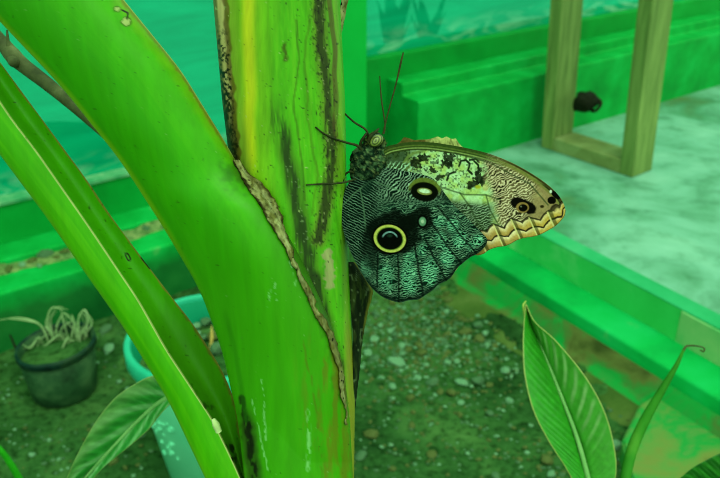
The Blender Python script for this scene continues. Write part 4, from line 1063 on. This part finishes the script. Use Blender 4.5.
tube('antenna', [pix(383, 134, WD+.001), pix(388, 113, WD), pix(396, 84, WD-.001), pix(401, 62, WD-.002), pix(403.3, 52.5, WD-.002)], [.00038, .00030, .00034, .00046, .00030], M_ant, bf, 8, 50)
tube('antenna', [pix(384, 134, WD+.006), pix(385, 124, WD+.007), pix(381.5, 100, WD+.008), pix(379.7, 76, WD+.009)], [.00034, .00028, .00034, .00022], M_ant, bf, 8, 40)
tube('palp', [pix(360, 149, WD), pix(361, 142, WD-.002), pix(365, 135.5, WD-.003), pix(368, 131, WD-.002)], [.0006, .0007, .0006, .0002], M_leg, bf, 8, 20)
tube('palp', [pix(368, 142, WD-.003), pix(370.5, 136.5, WD-.004), pix(376, 131.5, WD-.004), pix(379, 128.5, WD-.003)], [.0006, .0008, .0007, .0003], M_leg, bf, 8, 20)
def sk(x, y, up=.0006): return pix(x, y, float(A_depth(np.array(float(x)), np.array(float(y))))-up)
tube('leg', [pix(368, 139, WD+.001), pix(366, 130, WD-.001), pix(354, 122, WD), pix(343.5, 112, dax(108)-.002), pix(341, 106, dax(108)-.003)], [.0006, .0005, .00045, .00035, .0003], M_leg, bf, 8, 40)
tube('leg', [pix(362, 150, WD-.002), pix(357, 145.5, WD-.003), pix(346, 142.5, WD-.006), sk(334, 138.5), sk(323, 133), sk(315.5, 127)], [.0006, .0006, .0005, .0004, .00035, .0003], M_leg, bf, 8, 50)
tube('leg', [pix(356, 174, WD+.001), pix(350, 171.5, WD-.001), pix(344.5, 175.5, WD+.001), sk(343.5, 181)], [.0005, .0005, .0004, .0003], M_leg, bf, 8, 30)
tube('leg', [pix(356, 179, WD-.003), pix(346, 182, WD-.006), sk(334, 183.5), sk(320, 184), sk(306, 185)], [.0005, .0005, .0004, .00035, .0003], M_leg, bf, 8, 40)

# ================================================================== ADDED PLANTS BEHIND THE PANE, STANDING IN FOR DARK REFLECTIONS
M_back = mat_noise('reflection_foliage', [(.3, (6, 60, 36)), (.7, (16, 92, 56))], scale=8)
for i, (x, h, lab) in enumerate([(394, .34, 'added plant standing in for a dark reflection in the teal pane, nearest the pillar'), (428, .30, 'added plant standing in for a dark reflection in the teal pane, second from the pillar')]):
    q = onwall(x, 20, n0+.45); e = empty('reflection_plant', (q[0], q[1], zs-.2), lab, 'plant')
    for k in range(7):
        a = k*2.4+i; L = h*(.75+.05*k)
        base_ = np.array((q[0], q[1], zs-.2))
        s_ = np.linspace(0, 1, 14)[:, None]; w_ = np.linspace(-1, 1, 5)[None]
        cen = base_+s_*np.array((.05*math.cos(a), .05*math.sin(a), L))+(s_**2)*np.array((.02*math.cos(a), .02*math.sin(a), -.05))
        side = np.array((-math.sin(a), math.cos(a), 0))
        Pn = cen[:, None]+(w_*np.sin(s_*math.pi*.92+.12)*.022)[..., None]*side
        ob = sheet('leaf', Pn, M_back, e); md = ob.modifiers.new('thickness', 'SOLIDIFY'); md.thickness = .001

# ================================================================== LIGHT, CAMERA
w = bpy.data.worlds.new('shade_net_sky'); bpy.context.scene.world = w; w.use_nodes = True
nt = w.node_tree; nt.nodes.clear()
out = nt.nodes.new('ShaderNodeOutputWorld'); bg = nt.nodes.new('ShaderNodeBackground')
tc = nt.nodes.new('ShaderNodeTexCoord'); sx = nt.nodes.new('ShaderNodeSeparateXYZ'); mr = nt.nodes.new('ShaderNodeMapRange')
mr.inputs[1].default_value = -.1; mr.inputs[2].default_value = 1.0
rp = nt.nodes.new('ShaderNodeValToRGB'); rp.color_ramp.elements[0].color = (.46, .74, .44, 1); rp.color_ramp.elements[1].color = (.88, 1.30, .84, 1)
nt.links.new(tc.outputs['Generated'], sx.inputs[0]); nt.links.new(sx.outputs['Z'], mr.inputs[0]); nt.links.new(mr.outputs[0], rp.inputs[0])
nt.links.new(rp.outputs[0], bg.inputs[0]); bg.inputs[1].default_value = 1.0; nt.links.new(bg.outputs[0], out.inputs[0])
sl = bpy.data.lights.new('sun', 'SUN'); so = bpy.data.objects.new('sun', sl); C.objects.link(so)
sl.energy = 1.1; sl.angle = math.radians(40); sl.color = (.90, 1.0, .72)
so.rotation_euler = (math.radians(28), math.radians(12), 0)

cam = bpy.data.cameras.new('camera'); co_ = bpy.data.objects.new('camera', cam); C.objects.link(co_)
co_.location = (0, 0, H); co_.rotation_euler = (math.pi/2-PITCH, 0, 0)
cam.sensor_width = 36; cam.lens = 36*F/720; cam.clip_start = .02
cam.dof.use_dof = True; cam.dof.focus_distance = .328; cam.dof.aperture_fstop = 21
sc = bpy.context.scene; sc.camera = co_
sc.view_settings.view_transform = 'Standard'; sc.view_settings.look = 'None'; sc.view_settings.gamma = 1
sc.view_settings.exposure = .5
try: sc.cycles.filter_width = 1.0
except Exception: pass
